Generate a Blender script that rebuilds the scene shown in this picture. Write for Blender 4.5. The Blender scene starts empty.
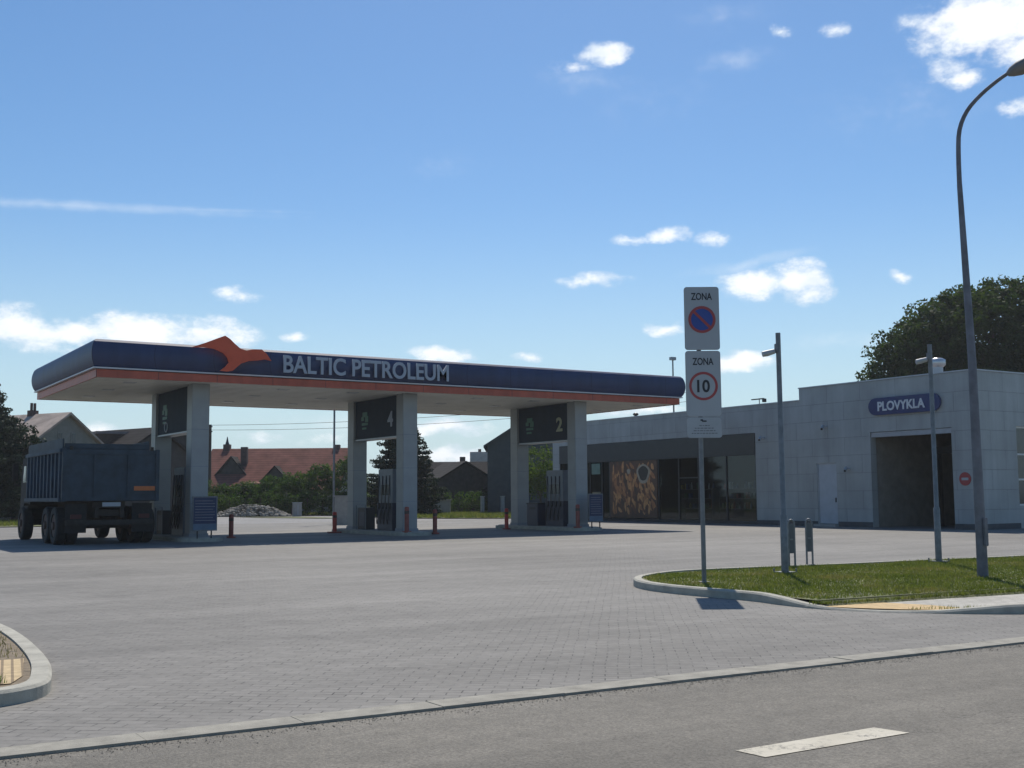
import bpy, bmesh, math, random
import numpy as np
from mathutils import Vector, Matrix, Euler
random.seed(7); rng = np.random.default_rng(7)
scene = bpy.context.scene
COL = scene.collection
R = math.radians

# ------------------------------------------------------------------ materials
def lin(c):
    return tuple(((v/255)/12.92 if v/255 <= .04045 else ((v/255+.055)/1.055)**2.4) for v in c)
def nmat(name):
    m = bpy.data.materials.new(name); m.use_nodes = True
    nt = m.node_tree; b = nt.nodes['Principled BSDF']
    return m, nt, b
def noise_ramp(nt, scale, c0, c1, lo=.3, hi=.7, detail=6, coord='Object', rough=.6, vec=None):
    tc = nt.nodes.new('ShaderNodeTexCoord')
    n = nt.nodes.new('ShaderNodeTexNoise'); n.inputs['Scale'].default_value = scale
    n.inputs['Detail'].default_value = detail; n.inputs['Roughness'].default_value = rough
    nt.links.new(vec if vec else tc.outputs[coord], n.inputs['Vector'])
    r = nt.nodes.new('ShaderNodeValToRGB')
    r.color_ramp.elements[0].position = lo; r.color_ramp.elements[1].position = hi
    r.color_ramp.elements[0].color = (*c0, 1); r.color_ramp.elements[1].color = (*c1, 1)
    nt.links.new(n.outputs['Fac'], r.inputs['Fac'])
    return n, r
def mat(name, col, rough=.6, var=.15, scale=3, metal=0, bump=.0, bscale=60, spec=.5, coat=0):
    m, nt, b = nmat(name)
    c0 = tuple(v*(1-var) for v in col); c1 = tuple(min(1, v*(1+var)) for v in col)
    n, r = noise_ramp(nt, scale, c0, c1)
    nt.links.new(r.outputs['Color'], b.inputs['Base Color'])
    b.inputs['Roughness'].default_value = rough; b.inputs['Metallic'].default_value = metal
    b.inputs['Specular IOR Level'].default_value = spec
    b.inputs['Coat Weight'].default_value = coat
    if bump:
        n2, _ = noise_ramp(nt, bscale, (0, 0, 0), (1, 1, 1))
        bp = nt.nodes.new('ShaderNodeBump'); bp.inputs['Strength'].default_value = bump; bp.inputs['Distance'].default_value = .02
        nt.links.new(n2.outputs['Fac'], bp.inputs['Height']); nt.links.new(bp.outputs['Normal'], b.inputs['Normal'])
    return m
def mixc(nt, a, b_, fac, typ='MIX'):
    x = nt.nodes.new('ShaderNodeMix'); x.data_type = 'RGBA'; x.blend_type = typ
    for sock, v in ((x.inputs[6], a), (x.inputs[7], b_)):
        if hasattr(v, 'is_output'): nt.links.new(v, sock)
        else: sock.default_value = (*v, 1)
    if hasattr(fac, 'is_output'): nt.links.new(fac, x.inputs[0])
    else: x.inputs[0].default_value = fac
    return x.outputs[2]
def math_n(nt, op, a, b_=None, clamp=False):
    x = nt.nodes.new('ShaderNodeMath'); x.operation = op; x.use_clamp = clamp
    for i, v in enumerate((a, b_)):
        if v is None: continue
        if hasattr(v, 'is_output'): nt.links.new(v, x.inputs[i])
        else: x.inputs[i].default_value = v
    return x.outputs[0]

M = {}
def paver_mat():
    m, nt, b = nmat('paving_blocks')
    tc = nt.nodes.new('ShaderNodeTexCoord')
    mp = nt.nodes.new('ShaderNodeMapping'); mp.inputs['Rotation'].default_value = (0, 0, R(38))
    nt.links.new(tc.outputs['Object'], mp.inputs['Vector'])
    # slight wobble of the courses
    nz = nt.nodes.new('ShaderNodeTexNoise'); nz.inputs['Scale'].default_value = .9; nz.inputs['Detail'].default_value = 3
    nt.links.new(tc.outputs['Object'], nz.inputs['Vector'])
    va = nt.nodes.new('ShaderNodeVectorMath'); va.operation = 'MULTIPLY_ADD'
    nt.links.new(nz.outputs['Color'], va.inputs[0]); va.inputs[1].default_value = (.09, .09, 0)
    nt.links.new(mp.outputs['Vector'], va.inputs[2])
    br = nt.nodes.new('ShaderNodeTexBrick'); nt.links.new(va.outputs[0], br.inputs['Vector'])
    br.inputs['Scale'].default_value = 1; br.inputs['Brick Width'].default_value = .21; br.inputs['Row Height'].default_value = .105
    br.inputs['Mortar Size'].default_value = .006; br.inputs['Mortar Smooth'].default_value = .4; br.inputs['Bias'].default_value = 0
    br.inputs['Color1'].default_value = (.190, .181, .164, 1); br.inputs['Color2'].default_value = (.222, .211, .192, 1)
    br.inputs['Mortar'].default_value = (.2, .191, .174, 1)
    _, jn = noise_ramp(nt, 2.6, (.0,)*3, (1.0,)*3, .42, .66, 8, rough=.75)
    joint = math_n(nt, 'SUBTRACT', 1.0, math_n(nt, 'MULTIPLY', br.outputs['Fac'], jn.outputs['Color']))
    _, big = noise_ramp(nt, .16, (.80,)*3, (1.1,)*3, .32, .68, 8)
    c = mixc(nt, br.outputs['Color'], big.outputs['Color'], 1.0, 'MULTIPLY'); c = mixc(nt, c, joint, 1.0, 'MULTIPLY')
    # long streaks worn by wheels sweeping towards the pumps
    mp2 = nt.nodes.new('ShaderNodeMapping'); mp2.inputs['Rotation'].default_value = (0, 0, R(-52)); mp2.inputs['Scale'].default_value = (.07, .8, 1)
    nt.links.new(tc.outputs['Object'], mp2.inputs['Vector'])
    _, st = noise_ramp(nt, 1.0, (.82,)*3, (1.14,)*3, .35, .65, 6, vec=mp2.outputs['Vector'])
    c = mixc(nt, c, st.outputs['Color'], .8, 'MULTIPLY')
    _, sp = noise_ramp(nt, 9, (.72,)*3, (1.22,)*3, .25, .75, 10, rough=.75)
    c = mixc(nt, c, sp.outputs['Color'], .8, 'MULTIPLY')
    # dark tyre sweeps and damp stains of irregular outline
    _, dk = noise_ramp(nt, .55, (1,)*3, (.82,)*3, .55, .68, 9, rough=.7); c = mixc(nt, c, dk.outputs['Color'], .9, 'MULTIPLY')
    _, df_ = noise_ramp(nt, 4.5, (1,)*3, (.70,)*3, .66, .74, 5, rough=.7); c = mixc(nt, c, df_.outputs['Color'], .8, 'MULTIPLY')
    # oil spots
    vo = nt.nodes.new('ShaderNodeTexVoronoi'); vo.inputs['Scale'].default_value = .45
    nt.links.new(va.outputs[0], vo.inputs['Vector'])
    mr = nt.nodes.new('ShaderNodeMapRange'); mr.inputs[1].default_value = .03; mr.inputs[2].default_value = .16; mr.inputs[3].default_value = .75; mr.inputs[4].default_value = 1
    nt.links.new(vo.outputs['Distance'], mr.inputs[0])
    c = mixc(nt, c, mr.outputs[0], .7, 'MULTIPLY')
    # a few long sunken joints
    mp3 = nt.nodes.new('ShaderNodeMapping'); mp3.inputs['Rotation'].default_value = (0, 0, R(10)); mp3.inputs['Scale'].default_value = (.35, 6, 1)
    nt.links.new(tc.outputs['Object'], mp3.inputs['Vector'])
    _, cr = noise_ramp(nt, 1.3, (1,)*3, (.6,)*3, .70, .78, 3, vec=mp3.outputs['Vector'])
    c = mixc(nt, c, cr.outputs['Color'], .8, 'MULTIPLY')
    nt.links.new(c, b.inputs['Base Color']); b.inputs['Roughness'].default_value = .78
    b.inputs['Specular IOR Level'].default_value = .35
    bp = nt.nodes.new('ShaderNodeBump'); bp.inputs['Strength'].default_value = .6; bp.inputs['Distance'].default_value = .006
    inv = math_n(nt, 'SUBTRACT', 1.0, br.outputs['Fac'])
    h = math_n(nt, 'ADD', inv, math_n(nt, 'MULTIPLY', sp.outputs['Color'], .4))
    nt.links.new(h, bp.inputs['Height']); nt.links.new(bp.outputs['Normal'], b.inputs['Normal'])
    return m
def asphalt_mat(name, base, tint=(1, 1, 1)):
    m, nt, b = nmat(name)
    c0 = tuple(base*.8*t for t in tint); c1 = tuple(base*1.2*t for t in tint)
    _, r1 = noise_ramp(nt, .35, c0, c1, .3, .7, 6)
    _, r2 = noise_ramp(nt, 55, (.45,)*3, (1.6,)*3, .3, .72, 3, rough=.8)
    c = mixc(nt, r1.outputs['Color'], r2.outputs['Color'], .85, 'MULTIPLY')
    tcw = nt.nodes.new('ShaderNodeTexCoord'); mpw = nt.nodes.new('ShaderNodeMapping'); mpw.inputs['Scale'].default_value = (.06, 1.1, 1); nt.links.new(tcw.outputs['Object'], mpw.inputs['Vector'])
    _, rw = noise_ramp(nt, 1, (.80,)*3, (1.14,)*3, .35, .65, 4, vec=mpw.outputs['Vector']); c = mixc(nt, c, rw.outputs['Color'], 1, 'MULTIPLY')
    vo = nt.nodes.new('ShaderNodeTexVoronoi'); vo.feature = 'DISTANCE_TO_EDGE'; vo.inputs['Scale'].default_value = .33
    nw_, _u = noise_ramp(nt, 1.7, (0,)*3, (1,)*3); vm = nt.nodes.new('ShaderNodeVectorMath'); vm.operation = 'MULTIPLY_ADD'; nt.links.new(nw_.outputs['Color'], vm.inputs[0]); vm.inputs[1].default_value = (.9,)*3; nt.links.new(tcw.outputs['Object'], vm.inputs[2]); nt.links.new(vm.outputs[0], vo.inputs['Vector'])
    ck = nt.nodes.new('ShaderNodeMapRange'); ck.inputs[1].default_value = .0; ck.inputs[2].default_value = .0035; ck.inputs[3].default_value = .6; ck.inputs[4].default_value = 1; nt.links.new(vo.outputs['Distance'], ck.inputs[0])
    _, gate = noise_ramp(nt, .3, (0,)*3, (1,)*3, .5, .56, 2); c = mixc(nt, c, mixc(nt, c, ck.outputs[0], 1, 'MULTIPLY'), gate.outputs['Color'])
    _, r3 = noise_ramp(nt, 7, (.86,)*3, (1.12,)*3, .3, .7, 5)
    c = mixc(nt, c, r3.outputs['Color'], 1, 'MULTIPLY')
    nt.links.new(c, b.inputs['Base Color']); b.inputs['Roughness'].default_value = .8
    b.inputs['Specular IOR Level'].default_value = .4
    bp = nt.nodes.new('ShaderNodeBump'); bp.inputs['Strength'].default_value = .6; bp.inputs['Distance'].default_value = .006
    nt.links.new(r2.outputs['Color'], bp.inputs['Height']); nt.links.new(bp.outputs['Normal'], b.inputs['Normal'])
    return m
def panel_mat():
    m, nt, b = nmat('wall_panels')
    tc = nt.nodes.new('ShaderNodeTexCoord'); sx = nt.nodes.new('ShaderNodeSeparateXYZ'); nt.links.new(tc.outputs['Object'], sx.inputs[0])
    cb = nt.nodes.new('ShaderNodeCombineXYZ')
    nt.links.new(math_n(nt, 'SUBTRACT', sx.outputs[0], sx.outputs[1]), cb.inputs[0]); nt.links.new(sx.outputs[2], cb.inputs[1])
    br = nt.nodes.new('ShaderNodeTexBrick'); nt.links.new(cb.outputs[0], br.inputs['Vector'])
    br.offset = 0.5; br.inputs['Scale'].default_value = 1; br.inputs['Brick Width'].default_value = 1.85; br.inputs['Row Height'].default_value = .77
    br.inputs['Mortar Size'].default_value = .010; br.inputs['Mortar Smooth'].default_value = .1
    br.inputs['Color1'].default_value = (.335, .352, .352, 1); br.inputs['Color2'].default_value = (.36, .38, .38, 1)
    br.inputs['Mortar'].default_value = (.235, .245, .245, 1)
    _, r = noise_ramp(nt, .5, (.82,)*3, (1.12,)*3, .3, .7, 6)
    c = mixc(nt, br.outputs['Color'], r.outputs['Color'], 1, 'MULTIPLY')
    mp = nt.nodes.new('ShaderNodeMapping'); mp.inputs['Scale'].default_value = (3, 3, .25); nt.links.new(tc.outputs['Object'], mp.inputs['Vector'])
    _, r2 = noise_ramp(nt, 1, (.86,)*3, (1.06,)*3, .3, .7, 5, vec=mp.outputs['Vector'])
    c = mixc(nt, c, r2.outputs['Color'], 1, 'MULTIPLY')
    nt.links.new(c, b.inputs['Base Color']); b.inputs['Roughness'].default_value = .5
    bp = nt.nodes.new('ShaderNodeBump'); bp.inputs['Strength'].default_value = .7; bp.inputs['Distance'].default_value = .01
    nt.links.new(math_n(nt, 'SUBTRACT', 1.0, br.outputs['Fac']), bp.inputs['Height']); nt.links.new(bp.outputs['Normal'], b.inputs['Normal'])
    return m
def leaf_mat(name, c0, c1, trans=.35, scale=.9):
    m, nt, b = nmat(name)
    _, r = noise_ramp(nt, scale, c0, c1, .3, .7, 4)
    _, r2 = noise_ramp(nt, 14, (.65,)*3, (1.3,)*3, .3, .7, 2)
    c = mixc(nt, r.outputs['Color'], r2.outputs['Color'], 1, 'MULTIPLY')
    nt.links.new(c, b.inputs['Base Color']); b.inputs['Roughness'].default_value = .7; b.inputs['Specular IOR Level'].default_value = .12
    t = nt.nodes.new('ShaderNodeBsdfTranslucent')
    c2 = mixc(nt, c, (1.3, 1.5, .5), 1, 'MULTIPLY'); nt.links.new(c2, t.inputs['Color'])
    mx = nt.nodes.new('ShaderNodeMixShader'); mx.inputs[0].default_value = trans
    out = nt.nodes['Material Output']
    nt.links.new(b.outputs[0], mx.inputs[1]); nt.links.new(t.outputs[0], mx.inputs[2]); nt.links.new(mx.outputs[0], out.inputs[0])
    return m
def dry_patches(m, col, lo=.52, hi=.68, sc=.8):
    nt = m.node_tree; b = nt.nodes['Principled BSDF']; src = b.inputs['Base Color'].links[0].from_socket
    _, g = noise_ramp(nt, sc, (0,)*3, (1,)*3, lo, hi, 7, rough=.7)
    c = mixc(nt, src, col, math_n(nt, 'MULTIPLY', g.outputs['Color'], .7)); nt.links.new(c, b.inputs['Base Color'])
    for n in nt.nodes:
        if n.type == 'BSDF_TRANSLUCENT': nt.links.new(mixc(nt, c, (1.3, 1.4, .6), 1, 'MULTIPLY'), n.inputs['Color'])
def seams(m, step=1.95, wdt=.012):
    nt = m.node_tree; b = nt.nodes['Principled BSDF']; src = b.inputs['Base Color'].links[0].from_socket
    tc = nt.nodes.new('ShaderNodeTexCoord'); sx = nt.nodes.new('ShaderNodeSeparateXYZ'); nt.links.new(tc.outputs['Object'], sx.inputs[0])
    fr = math_n(nt, 'FRACT', math_n(nt, 'DIVIDE', math_n(nt, 'SUBTRACT', sx.outputs[0], sx.outputs[1]), step))
    k = math_n(nt, 'LESS_THAN', fr, wdt)
    c = mixc(nt, src, (.006, .008, .02), math_n(nt, 'MULTIPLY', k, .7))
    mp = nt.nodes.new('ShaderNodeMapping'); mp.inputs['Scale'].default_value = (2.5, 2.5, .3); nt.links.new(tc.outputs['Object'], mp.inputs['Vector'])
    _, st = noise_ramp(nt, 1, (.82,)*3, (1.15,)*3, .3, .7, 6, vec=mp.outputs['Vector']); c = mixc(nt, c, st.outputs['Color'], 1, 'MULTIPLY')
    nt.links.new(c, b.inputs['Base Color'])
def glass_mat(name, tint, refl=.12):
    m, nt, b = nmat(name); nt.nodes.remove(b)
    tr = nt.nodes.new('ShaderNodeBsdfTransparent'); tr.inputs[0].default_value = (*tint, 1)
    gl = nt.nodes.new('ShaderNodeBsdfGlossy'); gl.inputs['Roughness'].default_value = .03; gl.inputs[0].default_value = (.8, .85, .9, 1)
    lw = nt.nodes.new('ShaderNodeLayerWeight'); lw.inputs[0].default_value = .25
    mr = nt.nodes.new('ShaderNodeMapRange'); mr.inputs[3].default_value = refl*.35; mr.inputs[4].default_value = .07
    nt.links.new(lw.outputs['Fresnel'], mr.inputs[0])
    mx = nt.nodes.new('ShaderNodeMixShader'); nt.links.new(mr.outputs[0], mx.inputs[0])
    nt.links.new(tr.outputs[0], mx.inputs[1]); nt.links.new(gl.outputs[0], mx.inputs[2])
    nt.links.new(mx.outputs[0], nt.nodes['Material Output'].inputs[0]); return m
def stripes_mat(name, ca, cb_, period, axis_rot, duty=.5):
    m, nt, b = nmat(name)
    tc = nt.nodes.new('ShaderNodeTexCoord'); mp = nt.nodes.new('ShaderNodeMapping'); mp.inputs['Rotation'].default_value = (0, 0, axis_rot)
    nt.links.new(tc.outputs['Object'], mp.inputs['Vector']); sx = nt.nodes.new('ShaderNodeSeparateXYZ'); nt.links.new(mp.outputs[0], sx.inputs[0])
    fr = math_n(nt, 'FRACT', math_n(nt, 'DIVIDE', sx.outputs[0], period)); st = math_n(nt, 'GREATER_THAN', fr, duty)
    c = mixc(nt, ca, cb_, st); _, r = noise_ramp(nt, 12, (.75,)*3, (1.15,)*3, .3, .7, 6)
    c = mixc(nt, c, r.outputs['Color'], 1, 'MULTIPLY'); nt.links.new(c, b.inputs['Base Color']); b.inputs['Roughness'].default_value = .85
    return m
def roof_tile_mat(name, col, row=.35):
    m, nt, b = nmat(name)
    tc = nt.nodes.new('ShaderNodeTexCoord'); sx = nt.nodes.new('ShaderNodeSeparateXYZ'); nt.links.new(tc.outputs['Object'], sx.inputs[0])
    fr = math_n(nt, 'FRACT', math_n(nt, 'DIVIDE', sx.outputs[2], row*.6))
    r0 = nt.nodes.new('ShaderNodeMapRange'); r0.inputs[3].default_value = .62; r0.inputs[4].default_value = 1.1; nt.links.new(fr, r0.inputs[0])
    _, r = noise_ramp(nt, 1.2, tuple(v*.7 for v in col), tuple(v*1.25 for v in col), .3, .7, 8)
    c = mixc(nt, r.outputs['Color'], r0.outputs[0], .9, 'MULTIPLY'); nt.links.new(c, b.inputs['Base Color'])
    b.inputs['Roughness'].default_value = .9; b.inputs['Specular IOR Level'].default_value = .15
    bp = nt.nodes.new('ShaderNodeBump'); bp.inputs['Strength'].default_value = .8; bp.inputs['Distance'].default_value = .05
    nt.links.new(fr, bp.inputs['Height']); nt.links.new(bp.outputs['Normal'], b.inputs['Normal'])
    return m

M['pave'] = paver_mat()
M['road'] = asphalt_mat('road_asphalt', .150, (1.0, .92, .77))
M['back'] = asphalt_mat('street_asphalt', .22, (1, .98, .95))
M['kerb'] = mat('kerb_concrete', (.37, .355, .30), .85, .2, 5, bump=.4, bscale=80)
M['kerbline'] = mat('kerb_line_concrete', (.27, .255, .215), .85, .25, 5, bump=.4, bscale=80)
M['ground'] = mat('bare_ground', (.085, .095, .045), .95, .4, .6, bump=.5, bscale=8)
M['lawn'] = mat('lawn_soil', (.12, .13, .055), .95, .45, 2.2, bump=.6, bscale=40)
M['soil'] = mat('dry_soil', (.20, .16, .11), .95, .35, 9, bump=.8, bscale=30)
M['walk'] = mat('footway_slabs', (.42, .40, .35), .85, .15, 7, bump=.4, bscale=60)
M['tact'] = stripes_mat('tactile_yellow', (.50, .38, .21), (.22, .16, .09), .075, R(9), .72)
M['tact2'] = stripes_mat('tactile_yellow_far', (.55, .39, .19), (.42, .30, .15), .11, R(100), .8)
def paint_mat():
    m, nt, b = nmat('road_paint')
    _, p0 = noise_ramp(nt, 3, (.44, .405, .32), (.56, .52, .43), .3, .7, 6)
    _, p1 = noise_ramp(nt, 26, (0,)*3, (1,)*3, .50, .58, 8, rough=.8)
    _, p2 = noise_ramp(nt, 4, (0,)*3, (1,)*3, .45, .62, 3)
    c = mixc(nt, p0.outputs['Color'], (.16, .15, .13), math_n(nt, 'MULTIPLY', p1.outputs['Color'], p2.outputs['Color']))
    nt.links.new(c, b.inputs['Base Color']); b.inputs['Roughness'].default_value = .8; return m
M['paint'] = paint_mat()
M['panel'] = panel_mat()
M['panel_dark'] = mat('interior_wall', (.22, .20, .17), .8, .2)
M['plinth'] = mat('plinth_dark', (.07, .075, .08), .8, .2)
M['cap'] = mat('parapet_cap', (.42, .44, .47), .4, .08, metal=.4)
M['roofing'] = mat('roofing', (.14, .14, .15), .8)
M['blue'] = mat('fascia_blue', (.021, .036, .100), .5, .16, .8)
M['red'] = mat('fascia_red', (.42, .085, .045), .45, .1)
M['birdm'] = mat('emblem_red', (.62, .085, .03), .5, .08)
M['trim'] = mat('pale_trim', (.55, .56, .58), .45, .08)
M['soffit'] = mat('soffit_slats', (.80, .79, .74), .35, .07, 1.2)
M['soffback'] = mat('soffit_backing', (.12, .12, .12), .9)
M['pillar'] = mat('pillar_cladding', (.29, .30, .30), .42, .1, 1.4)
M['pillar_band'] = mat('pillar_joint', (.22, .24, .27), .5)
M['board'] = mat('board_navy', (.036, .050, .070), .75, .1, spec=.2)
M['letter'] = mat('letters_pale', (.34, .38, .44), .5, .05)
M['num'] = mat('number_yellow', (.36, .37, .24), .5, .05)
M['green'] = mat('symbol_green', (.05, .17, .13), .5)
M['frame'] = mat('frame_grey', (.38, .40, .43), .4, .1, metal=.3)
M['galv'] = mat('galvanised_steel', (.17, .18, .19), .5, .25, 7, metal=.3)
M['lampgrey'] = mat('lamp_pole_paint', (.13, .135, .16), .6, .3, 4, bump=.5, bscale=9)
M['signface'] = mat('sign_white', (.36, .38, .40), .5, .05)
M['signink'] = mat('sign_ink', (.02, .02, .025), .6)
M['signred'] = mat('sign_red', (.34, .05, .05), .5, .05)
M['signblue'] = mat('sign_blue', (.018, .055, .27), .45, .05)
M['signback'] = mat('sign_back', (.3, .31, .32), .5, .1, metal=.5)
M['black'] = mat('black_plastic', (.018, .018, .02), .5)
M['tyre'] = mat('tyre_rubber', (.022, .021, .02), .85, .3, 9)
M['truck'] = mat('truck_blue_paint', (.024, .050, .082), .65, .35, 2.5)
M['truckdark'] = mat('truck_dirty_blue', (.027, .045, .062), .65, .35, 3)
M['chassis'] = mat('chassis_dirt', (.035, .03, .026), .85, .35, 5)
M['rust'] = mat('rusty_brown', (.10, .06, .045), .8, .3, 5)
M['orange'] = mat('reflector_orange', (.50, .13, .03), .4)
M['tail'] = mat('lamp_red', (.06, .012, .01), .6)
M['bollard'] = mat('bollard_red', (.48, .045, .03), .5, .2, 5)
M['bollard2'] = mat('bollard_faded', (.28, .07, .05), .6, .2, 5)
M['pump'] = mat('pump_grey', (.16, .18, .205), .4, .12)
M['pumpd'] = mat('pump_navy', (.03, .035, .06), .45, .12)
M['screen'] = mat('pump_screen', (.04, .05, .06), .15)
M['white'] = mat('white_paint', (.62, .62, .60), .5, .08)
M['glass'] = glass_mat('shop_glass', (.58, .62, .61))
M['dglass'] = mat('house_glass', (.03, .04, .05), .1, .2)
M['mull'] = mat('mullion_dark', (.02, .022, .025), .4)
M['concrete'] = mat('concrete', (.34, .33, .31), .9, .15, 4, bump=.4)
M['wall_grey'] = mat('render_grey', (.20, .20, .18), .9, .15)
M['roof_brown'] = mat('sheet_roof_brown', (.36, .29, .24), .7, .35, 1.1)
M['roof_dark'] = roof_tile_mat('tiles_dark', (.04, .036, .034))
M['roof_red'] = roof_tile_mat('tiles_red', (.21, .085, .065))
M['roof_pink'] = roof_tile_mat('tiles_pink', (.42, .22, .17))
M['wood_dark'] = mat('dark_boards', (.055, .05, .045), .85, .3, 3)
M['barn'] = mat('barn_green_grey', (.055, .068, .072), .8, .2, 2)
M['brick'] = mat('chimney_brick', (.10, .065, .055), .9, .25)
M['bark'] = mat('bark', (.07, .055, .042), .95, .3, 8, bump=.8, bscale=20)
M['leaf_oak'] = leaf_mat('leaf_oak', (.014, .030, .013), (.062, .088, .028), .34, .45)
M['leaf_hedge'] = leaf_mat('leaf_hedge', (.016, .040, .010), (.085, .14, .032), .38, .7)
M['leaf_spruce'] = leaf_mat('leaf_spruce', (.010, .022, .014), (.026, .046, .024), .12, 1.2)
M['leaf_young'] = leaf_mat('leaf_young', (.045, .075, .015), (.10, .14, .03), .4, 1.2)
M['leaf_far'] = leaf_mat('leaf_far', (.02, .035, .014), (.045, .065, .022), .3, .1)
M['grass'] = leaf_mat('grass_blades', (.105, .135, .030), (.21, .22, .075), .32, .8)
M['weed'] = leaf_mat('weed_blades', (.05, .10, .02), (.10, .16, .04), .35, 3)
M['drygrass'] = leaf_mat('dry_grass', (.13, .12, .05), (.24, .2, .1), .3, 3)
M['stone'] = mat('field_stones', (.25, .235, .205), .9, .45, .9, bump=.5, bscale=10)
M['p_brown'] = mat('print_brown', (.15, .055, .022), .5, .35, 6)
M['p_gold'] = mat('print_gold', (.52, .25, .09), .5, .35, 6)
M['p_cream'] = mat('print_cream', (.36, .30, .22), .5, .2, 6)
M['p_dark'] = mat('print_dark', (.035, .025, .018), .5, .2, 6)
M['p_base'] = mat('print_base', (.10, .045, .022), .5, .4, 2)
M['shelf'] = mat('shelf_metal', (.20, .20, .20), .5)
M['goods_a'] = mat('goods_red', (.42, .07, .05), .5)
M['goods_b'] = mat('goods_white', (.6, .6, .58), .5)
M['goods_c'] = mat('goods_green', (.10, .22, .12), .5)
M['goods_d'] = mat('goods_blue', (.07, .12, .3), .5)
M['goods_e'] = mat('goods_yellow', (.5, .38, .10), .5)
M['wire'] = mat('wire_black', (.02, .02, .022), .6)
M['doorpanel'] = mat('door_grey', (.40, .43, .47), .5, .08)
M['lampglass'] = mat('lamp_cover', (.5, .5, .48), .2)

dry_patches(M['grass'], (.25, .20, .10)); dry_patches(M['lawn'], (.20, .15, .08)); seams(M['blue']); seams(M['red'])
# ------------------------------------------------------------------ helpers
def tag(o, label=None, cat=None, group=None, kind=None):
    if label: o['label'] = label
    if cat: o['category'] = cat
    if group: o['group'] = group
    if kind: o['kind'] = kind
    return o
def empty(name, loc, label, cat, group=None, rz=0):
    o = bpy.data.objects.new(name, None); COL.objects.link(o); o.location = loc; o.rotation_euler = (0, 0, rz)
    o.empty_display_size = .1
    return tag(o, label, cat, group)
class MB:
    def __init__(s): s.v = []; s.f = []; s.smooth = []
    def add(s, vs, fs, smooth=False):
        n = len(s.v); s.v += [tuple(v) for v in vs]; s.f += [tuple(i+n for i in f) for f in fs]; s.smooth += [smooth]*len(fs); return s
    def box(s, x0, x1, y0, y1, z0, z1):
        return s.add([(x, y, z) for z in (z0, z1) for y in (y0, y1) for x in (x0, x1)],
                     [(0, 2, 3, 1), (4, 5, 7, 6), (0, 1, 5, 4), (2, 6, 7, 3), (0, 4, 6, 2), (1, 3, 7, 5)])
    def bbox(s, x0, x1, y0, y1, z0, z1, b=.01):   # bevelled box
        bm = bmesh.new(); bmesh.ops.create_cube(bm, size=1)
        for v in bm.verts: v.co = Vector(((x0+x1)/2+v.co.x*(x1-x0), (y0+y1)/2+v.co.y*(y1-y0), (z0+z1)/2+v.co.z*(z1-z0)))
        bmesh.ops.bevel(bm, geom=bm.edges[:], offset=b, segments=2, affect='EDGES')
        bm.verts.index_update(); s.add([v.co[:] for v in bm.verts], [[v.index for v in f.verts] for f in bm.faces]); bm.free(); return s
    def prism(s, poly, z0, z1):
        n = len(poly); A = sum(poly[i][0]*poly[(i+1) % n][1]-poly[(i+1) % n][0]*poly[i][1] for i in range(n))
        if A < 0: poly = poly[::-1]
        return s.add([(x, y, z0) for x, y in poly]+[(x, y, z1) for x, y in poly],
                     [tuple(range(n))[::-1], tuple(range(n, 2*n))]+[(i, (i+1) % n, n+(i+1) % n, n+i) for i in range(n)])
    def extr(s, poly3, d):       # planar 3-D polygon extruded by the vector d
        n = len(poly3); d = Vector(d)
        a = [Vector(p) for p in poly3]; nn = Vector((0, 0, 0))
        for i in range(n): nn += a[i].cross(a[(i+1) % n])
        if nn.dot(d) < 0: a = a[::-1]
        return s.add([p[:] for p in a]+[(p+d)[:] for p in a],
                     [tuple(range(n))[::-1], tuple(range(n, 2*n))]+[(i, (i+1) % n, n+(i+1) % n, n+i) for i in range(n)])
    def tube(s, pts, r, n=10, cap=True):
        pts = [Vector(p) for p in pts]; rs = r if isinstance(r, (list, tuple)) else [r]*len(pts)
        rings = []; up = None
        for i, p in enumerate(pts):
            t = (pts[min(i+1, len(pts)-1)]-pts[max(i-1, 0)]).normalized()
            if up is None: up = Vector((0, 0, 1)) if abs(t.z) < .9 else Vector((1, 0, 0))
            a = t.cross(up).normalized(); b = a.cross(t).normalized(); up = b
            rings.append([(p+a*math.cos(k*2*math.pi/n)*rs[i]+b*math.sin(k*2*math.pi/n)*rs[i])[:] for k in range(n)])
        vs = [v for rr in rings for v in rr]; fs = []
        for i in range(len(pts)-1):
            for k in range(n): fs.append((i*n+k, i*n+(k+1) % n, (i+1)*n+(k+1) % n, (i+1)*n+k))
        s.add(vs, [f[::-1] for f in fs], True)
        if cap: s.add(rings[0], [tuple(range(n))]); s.add(rings[-1], [tuple(range(n))[::-1]])
        return s
    def cyl(s, x, y, z0, z1, r, n=16, r2=None): return s.tube([(x, y, z0), (x, y, z1)], [r, r if r2 is None else r2], n)
    def ell(s, c, rad, nu=16, nv=10):
        vs = []; fs = []
        for j in range(nv+1):
            th = math.pi*j/nv
            for i in range(nu):
                ph = 2*math.pi*i/nu; vs.append((c[0]+rad[0]*math.sin(th)*math.cos(ph), c[1]+rad[1]*math.sin(th)*math.sin(ph), c[2]+rad[2]*math.cos(th)))
        for j in range(nv):
            for i in range(nu): fs.append((j*nu+i, (j+1)*nu+i, (j+1)*nu+(i+1) % nu, j*nu+(i+1) % nu))
        return s.add(vs, fs, True)
    def build(s, name, m, parent=None, label=None):
        me = bpy.data.meshes.new(name); me.from_pydata(s.v, [], s.f); me.update()
        me.polygons.foreach_set('use_smooth', s.smooth)
        me.materials.append(m); o = bpy.data.objects.new(name, me); COL.objects.link(o)
        if parent: o.parent = parent
        if label: o['label'] = label
        return o
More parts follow.
